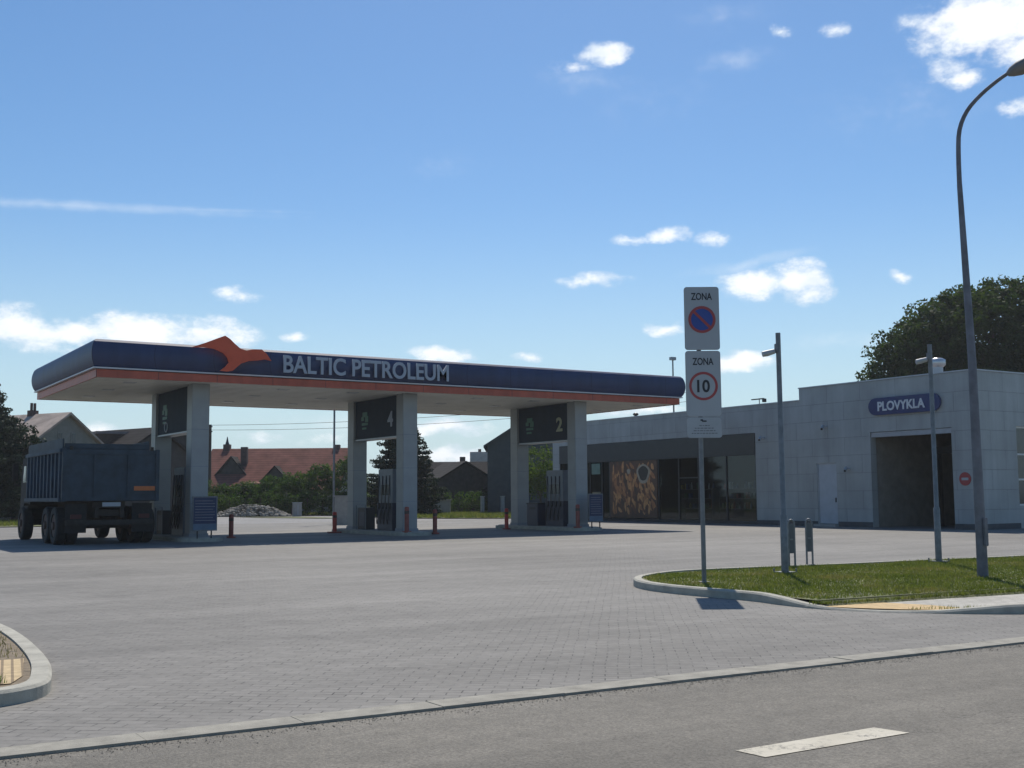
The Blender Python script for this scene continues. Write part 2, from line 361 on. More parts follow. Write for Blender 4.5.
def np_mesh(name, V, F, m, parent=None):
    me = bpy.data.meshes.new(name); nf, k = F.shape
    me.vertices.add(len(V)); me.vertices.foreach_set('co', V.astype(np.float32).ravel())
    me.loops.add(nf*k); me.loops.foreach_set('vertex_index', F.astype(np.int32).ravel())
    me.polygons.add(nf); me.polygons.foreach_set('loop_start', np.arange(nf, dtype=np.int32)*k); me.polygons.foreach_set('loop_total', np.full(nf, k, dtype=np.int32))
    me.update(); me.validate(); me.materials.append(m)
    o = bpy.data.objects.new(name, me); COL.objects.link(o)
    if parent: o.parent = parent
    return o
def struct(name, mb, m): return tag(mb.build(name, m), kind='structure')
def sheet(name, poly, z, m):
    mb = MB(); n = len(poly); A = sum(poly[i][0]*poly[(i+1) % n][1]-poly[(i+1) % n][0]*poly[i][1] for i in range(n))
    if A < 0: poly = poly[::-1]
    mb.add([(x, y, z) for x, y in poly], [tuple(range(n))]); return struct(name, mb, m)
def text_mesh(name, s, width, height, m, parent, origin, xdir, ydir, depth=.02, bold=.0, align='LEFT'):
    cu = bpy.data.curves.new(name, 'FONT'); cu.body = s; cu.size = 1; cu.extrude = depth/2; cu.offset = bold; cu.resolution_u = 4
    o = bpy.data.objects.new(name, cu); COL.objects.link(o)
    dg = bpy.context.evaluated_depsgraph_get(); me = bpy.data.meshes.new_from_object(o.evaluated_get(dg))
    bpy.data.objects.remove(o)
    xs = [v.co.x for v in me.vertices]; ys = [v.co.y for v in me.vertices]
    x0, x1, y0, y1 = min(xs), max(xs), min(ys), max(ys)
    X = Vector(xdir); Y = Vector(ydir); Z = X.cross(Y); O = Vector(origin)
    for v in me.vertices:
        a = (v.co.x-x0)/(x1-x0)*width; b = (v.co.y-y0)/(y1-y0)*height; v.co = O+X*a+Y*b+Z*(v.co.z+depth/2)
    me.materials.clear(); me.materials.append(m); me.name = name
    o = bpy.data.objects.new(name, me); COL.objects.link(o); o.parent = parent; return o
def copy_tree(o, parent=None):
    c = o.copy(); COL.objects.link(c); c.parent = parent
    for ch in [x for x in bpy.data.objects if x.parent == o]: copy_tree(ch, c)
    return c

# ------------------------------------------------------------------ camera
f = 1145.; H = 1.45
cd = bpy.data.cameras.new('camera'); cam = bpy.data.objects.new('camera', cd); COL.objects.link(cam)
cd.sensor_width = 36; cd.lens = f/1024*36; cd.clip_end = 6000; cd.clip_start = .1
Fv = Vector((0.53674197, 0.83816126, 0.09692145)); Rv = Vector((0.8424945, -0.53865315, -0.00746951)); Uv = Vector((-0.04594639, -0.08566499, 0.995264))
cam.matrix_world = Matrix(((Rv.x, Uv.x, -Fv.x, 0), (Rv.y, Uv.y, -Fv.y, 0), (Rv.z, Uv.z, -Fv.z, H), (0, 0, 0, 1)))
scene.camera = cam
def ray(x, y): return (Fv+Rv*((x-512)/f)+Uv*((384-y)/f)).normalized()

# ------------------------------------------------------------------ light and sky
SUN = Vector((.50, .62, 1.17)).normalized()
sun_el = math.asin(SUN.z); sun_az = math.atan2(SUN.x, SUN.y)
sl = bpy.data.lights.new('sun', 'SUN'); sl.energy = 4.2; sl.angle = R(.5); sl.color = (1, .935, .835)
so = bpy.data.objects.new('sun', sl); COL.objects.link(so); so.rotation_euler = SUN.to_track_quat('Z', 'Y').to_euler(); so.location = (0, 0, 60)
w = bpy.data.worlds.new('World'); scene.world = w; w.use_nodes = True; nt = w.node_tree
bg = nt.nodes['Background']; bg.inputs['Strength'].default_value = .105
sky = nt.nodes.new('ShaderNodeTexSky'); sky.sky_type = 'NISHITA'; sky.sun_disc = False
sky.sun_elevation = sun_el; sky.sun_rotation = sun_az; sky.air_density = 1.0; sky.dust_density = .35; sky.ozone_density = 2.2; sky.altitude = 60
tc = nt.nodes.new('ShaderNodeTexCoord'); DIR = tc.outputs['Generated']
nz = nt.nodes.new('ShaderNodeTexNoise'); nz.inputs['Scale'].default_value = 34; nz.inputs['Detail'].default_value = 10; nz.inputs['Roughness'].default_value = .62
mpz = nt.nodes.new('ShaderNodeMapping'); mpz.inputs['Scale'].default_value = (1, 1, 1.7); nt.links.new(DIR, mpz.inputs['Vector']); nt.links.new(mpz.outputs[0], nz.inputs['Vector'])
nw = nt.nodes.new('ShaderNodeTexNoise'); nw.inputs['Scale'].default_value = 22; nw.inputs['Detail'].default_value = 4; nt.links.new(DIR, nw.inputs['Vector'])
wv = nt.nodes.new('ShaderNodeVectorMath'); wv.operation = 'MULTIPLY_ADD'; nt.links.new(nw.outputs['Color'], wv.inputs[0]); wv.inputs[1].default_value = (.020,)*3
nt.links.new(DIR, wv.inputs[2])
wv2 = nt.nodes.new('ShaderNodeVectorMath'); wv2.operation = 'SUBTRACT'; nt.links.new(wv.outputs[0], wv2.inputs[0]); wv2.inputs[1].default_value = (.010,)*3
WD = wv2.outputs[0]
def blob(px, py, rx, ry, weight, rot=0, raw=False):
    d = ray(px, py); az = math.atan2(-d.x, d.y); el = math.asin(d.z)
    mp = nt.nodes.new('ShaderNodeMapping'); mp.vector_type = 'TEXTURE'; mp.inputs['Location'].default_value = d
    e = (Matrix.Rotation(az, 3, 'Z') @ Matrix.Rotation(el, 3, 'X') @ Matrix.Rotation(rot, 3, 'Y')).to_euler()
    mp.inputs['Rotation'].default_value = e; mp.inputs['Scale'].default_value = (rx/f, .5, ry/f)
    nt.links.new(DIR if raw else WD, mp.inputs['Vector'])
    ln = nt.nodes.new('ShaderNodeVectorMath'); ln.operation = 'LENGTH'; nt.links.new(mp.outputs[0], ln.inputs[0])
    return math_n(nt, 'MULTIPLY', math_n(nt, 'SUBTRACT', 1.0, ln.outputs['Value']), weight)
strong = [(18, 325, 34, 20, 1.2), (75, 332, 50, 16, 1.1), (140, 330, 62, 20, 1.3), (208, 336, 56, 20, 1.2), (60, 345, 110, 12, .5),
          (603, 52, 30, 13, 1.15), (575, 66, 26, 9, .5), (985, 22, 72, 34, 1.5), (940, 28, 34, 16, .9), (943, 70, 26, 12, .8), (966, 82, 20, 9, .8), (1017, 106, 16, 9, .8),
          (1020, 50, 40, 20, 1.1), (832, 30, 17, 9, .85), (783, 30, 12, 8, .7), (667, 236, 26, 10, 1.0), (632, 240, 24, 8, .75), (715, 238, 24, 8, .6),
          (593, 281, 40, 8, 1.05), (752, 283, 46, 17, 1.15), (798, 279, 36, 20, 1.2), (812, 292, 30, 13, 1.1), (667, 326, 26, 8, 1.1), (742, 363, 42, 12, 1.25),
          (445, 354, 38, 9, 1.2), (238, 294, 30, 8, .65), (298, 336, 16, 6, .9), (530, 360, 22, 6, .7), (902, 275, 15, 7, .9),
          (447, 428, 56, 10, 1.25), (420, 432, 40, 8, .9), (440, 456, 70, 10, 1.1), (325, 441, 40, 8, .6), (262, 437, 26, 8, .6), (94, 436, 26, 16, 1.2), (640, 409, 46, 7, .8)]
faint = [(60, 205, 300, 8, .8, -.035, True), (200, 210, 170, 4, .6, -.035, True), (440, 165, 80, 34, .28), (735, 60, 60, 20, .6), (745, 262, 90, 9, .8, -.12), (850, 340, 90, 16, .6), (720, 15, 90, 22, .35),
         (590, 78, 80, 24, .5), (650, 100, 160, 50, .25), (330, 425, 120, 26, .6), (110, 440, 60, 24, .8), (900, 110, 160, 60, .3)]
def maxof(lst):
    v = None
    for b_ in lst:
        k = blob(*b_); v = k if v is None else math_n(nt, 'MAXIMUM', v, k)
    return v
def sstep(v, a, b_):
    mr = nt.nodes.new('ShaderNodeMapRange'); mr.interpolation_type = 'SMOOTHSTEP'; mr.inputs[1].default_value = a; mr.inputs[2].default_value = b_
    nt.links.new(v, mr.inputs[0]); return mr.outputs[0]
ms = math_n(nt, 'MULTIPLY', maxof([(a_, b_, c_*1.12, d_*1.2)+tuple(e_) for a_, b_, c_, d_, *e_ in strong]), 1.15); nf_ = math_n(nt, 'MULTIPLY', math_n(nt, 'SUBTRACT', nz.outputs['Fac'], .5), 2.6)
ds = math_n(nt, 'MULTIPLY', sstep(math_n(nt, 'ADD', ms, nf_), .04, 1.12), sstep(ms, 0.0, .3))
mf = maxof(faint); df = math_n(nt, 'MULTIPLY', sstep(math_n(nt, 'ADD', mf, math_n(nt, 'MULTIPLY', nf_, .5)), .05, 1.1), sstep(mf, 0, .4))
dens = math_n(nt, 'MAXIMUM', math_n(nt, 'MULTIPLY', ds, .97), math_n(nt, 'MULTIPLY', df, .34))
CLOUD = (9.3, 9.6, 9.9)
hs = nt.nodes.new('ShaderNodeHueSaturation'); hs.inputs['Saturation'].default_value = 1.24; hs.inputs['Value'].default_value = .98
nt.links.new(sky.outputs[0], hs.inputs['Color'])
sxz = nt.nodes.new('ShaderNodeSeparateXYZ'); nt.links.new(DIR, sxz.inputs[0])
hz_ = nt.nodes.new('ShaderNodeMapRange'); hz_.interpolation_type = 'SMOOTHSTEP'; hz_.inputs[1].default_value = -.02; hz_.inputs[2].default_value = .26; hz_.inputs[3].default_value = .85; hz_.inputs[4].default_value = 0
nt.links.new(sxz.outputs[2], hz_.inputs[0])
SKYH = mixc(nt, hs.outputs[0], (4.5, 6.2, 7.1), hz_.outputs[0])
ncl = nt.nodes.new('ShaderNodeTexNoise'); ncl.inputs['Scale'].default_value = 26; ncl.inputs['Detail'].default_value = 6; nt.links.new(DIR, ncl.inputs['Vector'])
CL = mixc(nt, (7.0, 7.9, 8.9), CLOUD, sstep(math_n(nt, 'ADD', ncl.outputs['Fac'], math_n(nt, 'MULTIPLY', dens, .25)), .42, .72))
SKYC = mixc(nt, SKYH, CL, dens)
nt.links.new(SKYC, bg.inputs['Color'])
scene.view_settings.view_transform = 'Standard'; scene.view_settings.look = 'None'; scene.view_settings.gamma = 1; scene.view_settings.use_curve_mapping = False
scene.view_settings.exposure = 0.12
scene.render.engine = 'CYCLES'; scene.render.resolution_x = 1024; scene.render.resolution_y = 768
scene.cycles.max_bounces = 7; scene.cycles.transparent_max_bounces = 12

# ------------------------------------------------------------------ ground
KS = -.036
def kl(X, off=0): return 7.46+off+KS*X           # line of the flush kerb between forecourt and road
# terrain: one sheet with cut-out free stacking (lower than all pavings)
struct('ground', MB().add([(-1500, -300, -.08), (1800, -300, -.08), (1800, 2500, -.08), (-1500, 2500, -.08)], [(0, 1, 2, 3)]), M['ground'])
sheet('road', [(-60, -14), (70, -14), (70, kl(70, -.27)), (-60, kl(-60, -.27))], -.012, M['road'])
# flush kerb: separate concrete stones with hairline joints
kb = MB(); x = -30.0
while x < 60:
    g = .002; L = .998; dz = rng.uniform(-.003, .003)
    p = [(x+g, kl(x+g, -.27)), (x+L-g, kl(x+L-g, -.27)), (x+L-g, kl(x+L-g, -.02)), (x+g, kl(x+g, -.02))]
    kb.prism(p, -.07, .008+dz); x += L
struct('kerb_line', kb, M['kerbline'])
sheet('forecourt_paving', [(-30, kl(-30, -.02)), (60, kl(60, -.02)), (60, 62), (-30, 62)], 0, M['pave'])
sheet('back_street', [(-40, 62), (60, 62), (60, 60), (75, 60), (75, 93), (-40, 96)], -.004, M['back'])
sheet('road_marking', [(4.68, 4.97), (5.84, 4.96), (5.89, 4.73), (4.70, 4.755)], -.008, M['paint'])
sheet('verge', [(35.0, 66.3), (41.0, 57.5), (62, 55), (72, 60), (60, 82), (47, 92), (36, 92)], .05, M['lawn'])
sheet('verge_patch', [(32.2, 71.0), (32.6, 79), (28.2, 82.5), (30.6, 72)], .03, M['lawn'])
sheet('verge_left', [(-10, 66), (14, 64), (19, 70), (23, 78), (20, 84), (-10, 84)], .04, M['lawn'])

def smooth_poly(pts, closed_from=None, n=4):
    out = []
    for i in range(len(pts)-1):
        p0 = pts[max(i-1, 0)]; p1 = pts[i]; p2 = pts[i+1]; p3 = pts[min(i+2, len(pts)-1)]
        for k in range(n):
            t = k/n
            out.append(tuple(.5*((2*b)+(-a+c)*t+(2*a-5*b+4*c-d)*t*t+(-a+3*b-3*c+d)*t**3) for a, b, c, d in zip(p0, p1, p2, p3)))
    out.append(pts[-1]); return out
def kerb_strip(path, wdt, name, zlow=-.05):
    """path of (x,y,ztop) with the land to the LEFT of travel; stones along it"""
    P = [Vector((p[0], p[1])) for p in path]; Nn = []
    for i in range(len(P)):
        t = (P[min(i+1, len(P)-1)]-P[max(i-1, 0)]).normalized(); Nn.append(Vector((-t.y, t.x)))
    mb = MB(); inner = []; bv = .022
    prof = []
    for i, (p, n) in enumerate(zip(P, Nn)):
        z = path[i][2]; q = p+n*wdt; inner.append((q.x, q.y))
        b1 = p+n*bv
        prof.append([(p.x, p.y, zlow), (p.x, p.y, max(z-bv, 0.003)), (b1.x, b1.y, z), (q.x, q.y, z), (q.x, q.y, zlow)])
    vs = [v for r_ in prof for v in r_]; fs = []
    for i in range(len(P)-1):
        for k in range(4): fs.append((i*5+k, (i+1)*5+k, (i+1)*5+k+1, i*5+k+1))
    mb.add(vs, fs); o = struct(name, mb, M['kerb']); return inner
# right-hand island
ri = [(40, 13.2, .12), (30, 14.1, .12), (22.2, 14.74, .12), (18.5, 15.1, .12), (16.6, 15.29, .12), (15.2, 15.5, .12), (14.1, 15.66, .12), (13.3, 15.62, .12), (12.6, 15.36, .12), (11.95, 14.95, .12),
      (11.5, 14.4, .12), (11.24, 13.8, .12), (11.14, 13.15, .12), (11.15, 12.5, .12), (11.2, 11.9, .12), (11.2, 11.4, .12), (11.12, 10.95, .10), (11.08, 10.5, .06), (11.12, 10.1, .03), (11.28, 9.7, .02), (11.5, 9.36, .02),
      (11.78, 9.04, .03), (12.1, 8.72, .07), (12.5, 8.42, .11), (13.1, 8.1, .12), (14, 7.85, .12), (16, 7.6, .12), (22, 7.3, .12), (40, 6.75, .12)]
ri = smooth_poly(ri); inner = kerb_strip(ri, .13, 'island_kerb')
lawn_poly = [p for p in inner if p[1] > 10.35] + [(11.2, 10.33), (13.1, 10.18), (15, 9.95), (22, 9.5), (40, 8.6)]
front = [p for p in inner if p[1] <= 10.33]
sheet('lawn', lawn_poly, .095, M['lawn'])
def walkmat():
    m, nt2, b = nmat('footway_paving')
    tcn = nt2.nodes.new('ShaderNodeTexCoord'); br = nt2.nodes.new('ShaderNodeTexBrick'); nt2.links.new(tcn.outputs['Object'], br.inputs['Vector'])
    br.inputs['Scale'].default_value = 1; br.inputs['Brick Width'].default_value = .2; br.inputs['Row Height'].default_value = .1; br.inputs['Mortar Size'].default_value = .005
    br.inputs['Color1'].default_value = (.37, .35, .31, 1); br.inputs['Color2'].default_value = (.45, .43, .38, 1); br.inputs['Mortar'].default_value = (.2, .19, .15, 1)
    _, r = noise_ramp(nt2, 1.2, (.8,)*3, (1.1,)*3, .3, .7, 7); c = mixc(nt2, br.outputs['Color'], r.outputs['Color'], 1, 'MULTIPLY')
    nt2.links.new(c, b.inputs['Base Color']); b.inputs['Roughness'].default_value = .85; return m
sheet('footway', [(11.0, 10.4), (13.1, 10.2), (15, 9.97), (22, 9.52), (40, 8.62)]+[(x_, y_) for x_, y_ in front[::-1]], .028, walkmat())
sheet('tactile_strip', [(11.12, 10.22), (12.15, 10.1), (12.35, 9.55), (12.35, 9.0), (11.98, 9.0), (11.62, 9.4), (11.38, 9.75)], .033, M['tact2'])
sl0 = [(11.24, 10.33), (13.1, 10.18), (15, 9.95), (22, 9.5), (40, 8.6)]
struct('lawn_edge', MB().add([(x_, y_+.02, .0945) for x_, y_ in sl0]+[(x_, y_-.16, .026) for x_, y_ in sl0], [(i, i+1, i+6, i+5)[::-1] for i in range(4)]), M['lawn'])
# left-hand island
li = [(-9, 8.95, .11), (-3, 8.86, .11), (.6, 8.80, .11), (1.25, 8.83, .11), (1.6, 8.93, .11), (1.82, 9.18, .11), (1.95, 9.7, .11), (2.06, 10.4, .11), (2.15, 11.4, .11), (2.2, 12.4, .11), (2.2, 13.4, .11), (2.1, 14.6, .11), (1.7, 16.2, .11), (.6, 18, .11), (-1.5, 19.5, .11), (-9, 21, .11)]
li = smooth_poly([(a-.06, b, c) for a, b, c in li]); inner2 = kerb_strip(li, .15, 'corner_kerb')
sheet('corner_bed', inner2, .092, M['soil'])
sheet('tactile_strip', [(-4, 9.28), (1.52, 9.25), (1.66, 9.6), (1.84, 10.62), (-4, 10.75)], .10, M['tact'])

# grass blades -----------------------------------------------------
def in_poly(px, py, poly):
    ins = np.zeros(len(px), bool); n = len(poly); j = n-1
    for i in range(n):
        xi, yi = poly[i]; xj, yj = poly[j]
        c = ((yi > py) != (yj > py)) & (px < (xj-xi)*(py-yi)/(yj-yi+1e-12)+xi); ins ^= c; j = i
    return ins
def blades(name, poly, n, h0, h1, z, m, wd=.008, clump=0):
    P = np.array(poly); px = rng.uniform(P[:, 0].min(), P[:, 0].max(), n*3); py = rng.uniform(P[:, 1].min(), P[:, 1].max(), n*3)
    k = in_poly(px, py, poly); px = px[k][:n]; py = py[k][:n]; n = len(px)
    if clump:
        d = .5+.5*np.sin(px*3.1+np.sin(py*2.3)*2)*np.sin(py*2.7+np.sin(px*1.9)*2); k = rng.uniform(0, 1, n) < (1-clump+clump*d); px = px[k]; py = py[k]; n = len(px)
    hh = rng.uniform(h0, h1, n)*(.7+.6*(.5+.5*np.sin(px*1.7)*np.cos(py*2.1))); a = rng.uniform(0, 2*np.pi, n); l = rng.uniform(.1, .8, n)*hh; la = rng.uniform(0, 2*np.pi, n)
    b = np.stack([px, py, np.full(n, z)], 1); s = np.stack([np.cos(a)*wd, np.sin(a)*wd, np.zeros(n)], 1); t = b+np.stack([np.cos(la)*l, np.sin(la)*l, hh], 1)
    V = np.stack([b-s, b+s, t], 1).reshape(-1, 3); F = np.arange(3*n).reshape(-1, 3)
    return tag(np_mesh(name, V, F, m), kind='stuff')
blades('grass', [p for p in lawn_poly if p[0] < 24]+[(24, 9.4), (24, 14.6)][::1] if False else [(11.3, 10.4), (13.1, 10.2), (15, 9.97), (24, 9.35), (24, 14.5), (16.6, 15.15), (14.1, 15.5), (12.7, 15.2), (12.0, 14.8), (11.4, 13.8), (11.3, 12.5), (11.36, 11.4), (11.25, 10.9)], 110000, .015, .055, .093, M['grass'], .007, .35)
blades('grass', [(11.1, 10.4), (13.1, 10.22), (15, 9.99), (24, 9.4), (24, 9.25), (15, 9.8), (13.1, 10.03), (11.2, 10.2)], 15000, .03, .06, .055, M['grass'], .007)
blades('verge_grass', [(35.2, 66.3), (41.0, 57.6), (60, 57), (58, 82), (47, 90), (36, 90)], 30000, .08, .22, .05, M['grass'], .04)
blades('verge_grass', [(14, 66), (19, 70), (23, 78), (20, 83), (-6, 83), (-6, 67)], 12000, .08, .25, .04, M['grass'], .04)
blades('weeds', [(.7, 9.05), (1.3, 9.08), (1.5, 9.3), (1.3, 9.48), (.6, 9.5), (.2, 9.05)], 900, .03, .09, .085, M['weed'], .006)
blades('weeds', [(-1, 10.75), (1.2, 10.75), (1.35, 11.3), (1.2, 12.6), (-1, 12.6)], 3500, .03, .16, .08, M['weed'], .006, .5)
blades('dry_grass', [(.2, 10.8), (1.85, 10.75), (1.95, 12.5), (1.9, 14.2), (.2, 14.5)], 2600, .02, .1, .08, M['drygrass'], .005, .4)
blades('kerb_weeds', [(11.7, 9.35), (11.95, 9.1), (12.7, 8.58), (13.4, 8.3), (15, 8.02), (15, 8.2), (13.4, 8.5), (12.7, 8.78), (12, 9.3)], 2400, .01, .05, .03, M['grass'], .006, .7)
# grit gathered along the road side of the flush kerb
gr = MB()
for i in range(2600):
    x_ = rng.uniform(-2, 12); y_ = kl(x_, -.275)-abs(rng.normal(0, .10)); r_ = rng.uniform(.002, .007); a_ = rng.uniform(0, 6.28)
    c1, s1 = math.cos(a_)*r_, math.sin(a_)*r_
    gr.add([(x_+c1, y_+s1, -.011), (x_-s1, y_+c1, -.011), (x_-c1, y_-s1, -.011), (x_+s1, y_-c1, -.011), (x_, y_, -.011+r_)], [(0, 1, 4), (1, 2, 4), (2, 3, 4), (3, 0, 4)])
tag(gr.build('gutter_grit', mat('grit', (.22, .19, .15), .9, .4, 30)), kind='stuff')
# pebbles in the corner bed
pb = MB()
for i in range(260):
    a_, b__ = rng.uniform(.4, 1.95), rng.uniform(10.8, 14); r_ = rng.uniform(.008, .03); pb.ell((a_, b__, .08), (r_, r_*.8, r_*.6), 6, 4)
tag(pb.build('pebbles', M['stone']), kind='stuff')

# ------------------------------------------------------------------ canopy
CX0, CX1, CY0, CY1 = 8.36, 32.45, 37.42, 47.1
can = empty('station_canopy', (CX0, CY0, 0), 'long flat petrol station canopy with dark blue rounded fascia and red lower band', 'canopy')
W_, D_ = CX1-CX0, CY1-CY0
def ringsweep(prof, m, name):
    mb = MB(); vs = []
    for off, z in prof: vs += [(-off, -off, z), (W_+off, -off, z), (W_+off, D_+off, z), (-off, D_+off, z)]
    n = len(prof)
    fs = [(i*4+k, i*4+(k+1) % 4, (i+1)*4+(k+1) % 4, (i+1)*4+k) for i in range(n-1) for k in range(4)]
    return mb.add(vs, fs).build(name, m, can)
fas = [(.06, 5.58)]+[(.07+.15*math.sin(math.pi*t)**.55, 5.60+.88*t) for t in np.linspace(.04, 1, 13)]+[(-.02, 6.50), (-.12, 6.49), (-.12, 6.30)]
o = ringsweep(fas, M['blue'], 'fascia')
for p in o.data.polygons: p.use_smooth = False
ringsweep([(.0, 5.555), (.13, 5.555), (.13, 5.60), (.02, 5.60)], M['trim'], 'trim_line')
ringsweep([(-.02, 5.28), (.03, 5.28), (.03, 5.535), (-.02, 5.535)], M['red'], 'lower_band')
MB().box(-.05, W_+.05, -.05, D_+.05, 5.62, 6.36).build('roof_deck', M['roofing'], can)
MB().box(0, W_, 0, D_, 5.40, 5.44).build('ceiling_backing', M['soffback'], can)
sf = MB(); y = .02
while y < D_-.05:
    kz = .02*(int(round(y/.245)) % 2); sf.box(.0, W_, y, y+.20, 5.295+kz, 5.335+kz); y += .245
sf.build('ceiling_slats', M['soffit'], can)
# small downlights recessed flush in the ceiling
for i in range(9):
    for j in range(3):
        if i in (1, 4, 7): continue
        cx, cy = 1.4+i*2.7, 1.5+j*3.0
        MB().bbox(cx-.2, cx+.2, cy-.2, cy+.2, 5.285, 5.33, .008).build('ceiling_light', M['trim'], can)
# emblem (bird) and lettering on the front
def px2front(X, Y, Yw):   # picture point -> point on the fascia plane
    d = ray(X, Y); t = (Yw)/d.y; return (d.x*t-CX0, Yw-CY0, H+d.z*t)
bird = [(3, 66), (60, 48), (100, 33), (132, 22), (150, 34), (168, 52), (190, 71), (212, 78), (238, 74), (270, 74), (290, 92), (307, 118), (282, 112), (255, 116), (222, 118), (192, 128), (160, 155), (140, 158), (112, 155), (132, 140), (146, 125), (140, 105), (124, 88), (90, 72), (50, 66)]
bp3 = [px2front(190+a/3.793, 330+b/3.793, 37.0) for a, b in bird]
MB().extr(bp3, (0, -.05, 0)).build('bird_emblem', M['birdm'], can)
text_mesh('lettering', 'BALTIC PETROLEUM', 6.5, .62, M['letter'], can, (14.45-CX0, -.30, 5.70), (1, 0, 0), (0, 0, 1), .04, .019)

# columns, boards, islands, dispensers
CXC = (12.02, 20.0, 27.93); names = ('left', 'middle', 'right')
for i, cx in enumerate(CXC):
    nm = names[i]
    for j, (ya, lab) in enumerate(((38.3, 'front'), (42.7, 'rear'))):
        t = empty('canopy_pillar', (cx, ya+.27, 0), f'square pale grey {lab} pillar of the {nm} pump island', 'pillar', 'square pillars carrying the canopy')
        MB().bbox(-.33, .27, -.27, .30, .14, 5.31, .012).build('shaft', M['pillar'], t)
        bnd = MB()
        for zz in (1.25, 2.5, 3.75): bnd.box(-.332, .272, -.272, .302, zz, zz+.018)
        bnd.build('joint_band', M['pillar_band'], t)
        MB().bbox(-.36, .30, -.30, .33, .14, .26, .01).build('base_collar', M['pillar_band'], t)
    isl = empty('pump_island', (cx, 37.5, 0), f'raised concrete kerbed platform under the {nm} pair of pillars', 'pump island', 'raised pump islands')
    poly = [(math.cos(a)*.75, .75-math.sin(a)*.75) for a in np.linspace(0, math.pi, 9)]+[(math.cos(a)*.75, 6.2-math.sin(a)*.75) for a in np.linspace(math.pi, 2*math.pi, 9)]
    poly = [(x_, y_) for x_, y_ in poly]
    MB().prism(poly, -.02, .12).build('kerb', M['kerb'], isl)
    MB().prism([(x_*.86, (y_-3.45)*.97+3.45) for x_, y_ in poly], .12, .15).build('top_slab', M['concrete'], isl)
    # board between the pillars
    bd = empty('lane_board', (cx-.3, 38.86, 3.72), ('navy hanging board between the left pillars', 'navy hanging board with number 4 between the middle pillars', 'navy hanging board with number 2 between the right pillars')[i], 'sign board', 'hanging boards between the pillars')
    MB().bbox(.06, .5, 0, 3.84, 0.03, 1.57, .015).build('panel', M['board'], bd)
    MB().box(.03, .53, 0, 3.84, -.03, .025).build('bottom_rail', M['frame'], bd)
    sym = MB()
    for (yy, zz, hw, hh) in ((2.95, 1.0, .22, .10), (2.78, .82, .14, .12), (3.15, .84, .12, .08), (2.95, .62, .28, .05), (3.0, .45, .2, .04)):
        sym.bbox(.045, .062, yy-hw, yy+hw, zz-hh, zz+hh, .005)
    sym.build('symbol', M['green'], bd)
    if i > 0:
        text_mesh('number', ('6', '4', '2')[i], .46, .60, M['num'] if i == 2 else M['letter'], bd, (.055, .92, .40), (0, -1, 0), (0, 0, 1), .012, .03)
    else:
        MB().tube([(.05, 2.75+.17*math.cos(a), .28+.17*math.sin(a)) for a in np.linspace(0, 2*math.pi, 17)], .022, 6).build('ring_mark', M['frame'], bd)
    # dispenser
    py = 39.3
    d = empty('fuel_dispenser', (cx, py, .15), f'tall grey fuel dispenser on the {nm} pump island', 'fuel pump', 'fuel dispensers')
    MB().bbox(-.26, .26, 0, 1.35, 0, 1.05, .02).build('cabinet', M['pumpd'] if i else M['pump'], d)
    MB().bbox(-.23, .23, .05, 1.30, 1.05, 2.35, .02).build('upper_housing', M['pump'], d)
    for s_ in (-1, 1):
        sc = MB().bbox(s_*.232-.006, s_*.232+.006, .3, 1.05, 1.35, 1.75, .003).build('display', M['screen'], d)
        for k, yy in enumerate((.2, .5, .8, 1.1)):
            hs = MB().tube([(s_*.27, yy, .95), (s_*.36, yy, .75), (s_*.40, yy+.03, .45), (s_*.36, yy+.06, .25), (s_*.31, yy+.08, .45), (s_*.28, yy+.09, 1.2), (s_*.24, yy+.1, 2.1)], .018, 6).build('hose', M['black'], d)
            MB().bbox(s_*.27-.03, s_*.27+.03, yy-.03, yy+.03, .82, 1.05, .01).build('nozzle', M['black'], hs)
    # waste bin / service stand
    if i != 2:
        b_ = empty('service_stand', (cx-.15, 41.45, .15), f'dark service stand with light handle rail on the {nm} pump island', 'service stand', 'service stands')
        MB().bbox(-.2, .2, 0, .75, 0, .86, .015).build('cabinet', M['black'], b_)
        MB().tube([(-.24, -.05, 0), (-.24, -.05, .97), (-.24, .8, .97), (-.24, .8, 0)], .016, 6).build('handle_rail', M['galv'], b_)
        MB().box(-.205, -.2, .12, .62, .15, .7).build('front_panel', M['pumpd'], b_)
    else:
        b_ = empty('waste_bin', (cx-.2, 40.95, .15), 'square navy waste bin on the right pump island', 'waste bin')
        MB().bbox(-.25, .25, 0, .85, 0, .92, .02).build('bin_body', M['pumpd'], b_)
        MB().bbox(-.27, .27, -.02, .87, .92, .98, .015).build('lid', M['black'], b_)
        MB().box(-.256, -.25, .2, .65, .7, .8).build('slot', M['black'], b_)
    # price / offer sign boards beside the front pillar
    if i != 1:
        sx0 = 11.55 if i == 0 else 27.72; ww = .84 if i == 0 else .72
        a = empty('offer_board', (sx0+ww/2, 37.62, .0), f'navy offer board on short legs in front of the {nm} front pillar', 'notice board', 'offer boards by the pillars')
        for s_ in (-1, 1): MB().bbox(s_*ww*.28-.02, s_*ww*.28+.02, -.02, .02, 0.1, .4, .004).build('leg', M['black'], a)
        MB().bbox(-ww/2, ww/2, -.03, .03, .36, 1.5, .008).build('frame', M['galv'], a)
        MB().box(-ww/2+.035, ww/2-.035, -.036, -.028, .60, 1.46).build('navy_face', mat('offer_navy', (.022, .034, .085), .6), a)
        MB().box(-ww/2+.035, ww/2-.035, -.036, -.028, .40, .595).build('pale_panel', mat('offer_pale', (.10, .15, .21), .6), a)
        ln = MB()
        for k in range(8): ln.box(-ww/2+.09, ww/2-.09-(.06 if k % 3 == 1 else 0), -.041, -.035, .70+k*.092, .708+k*.092)
        ln.build('text_rules', M['frame'], a)
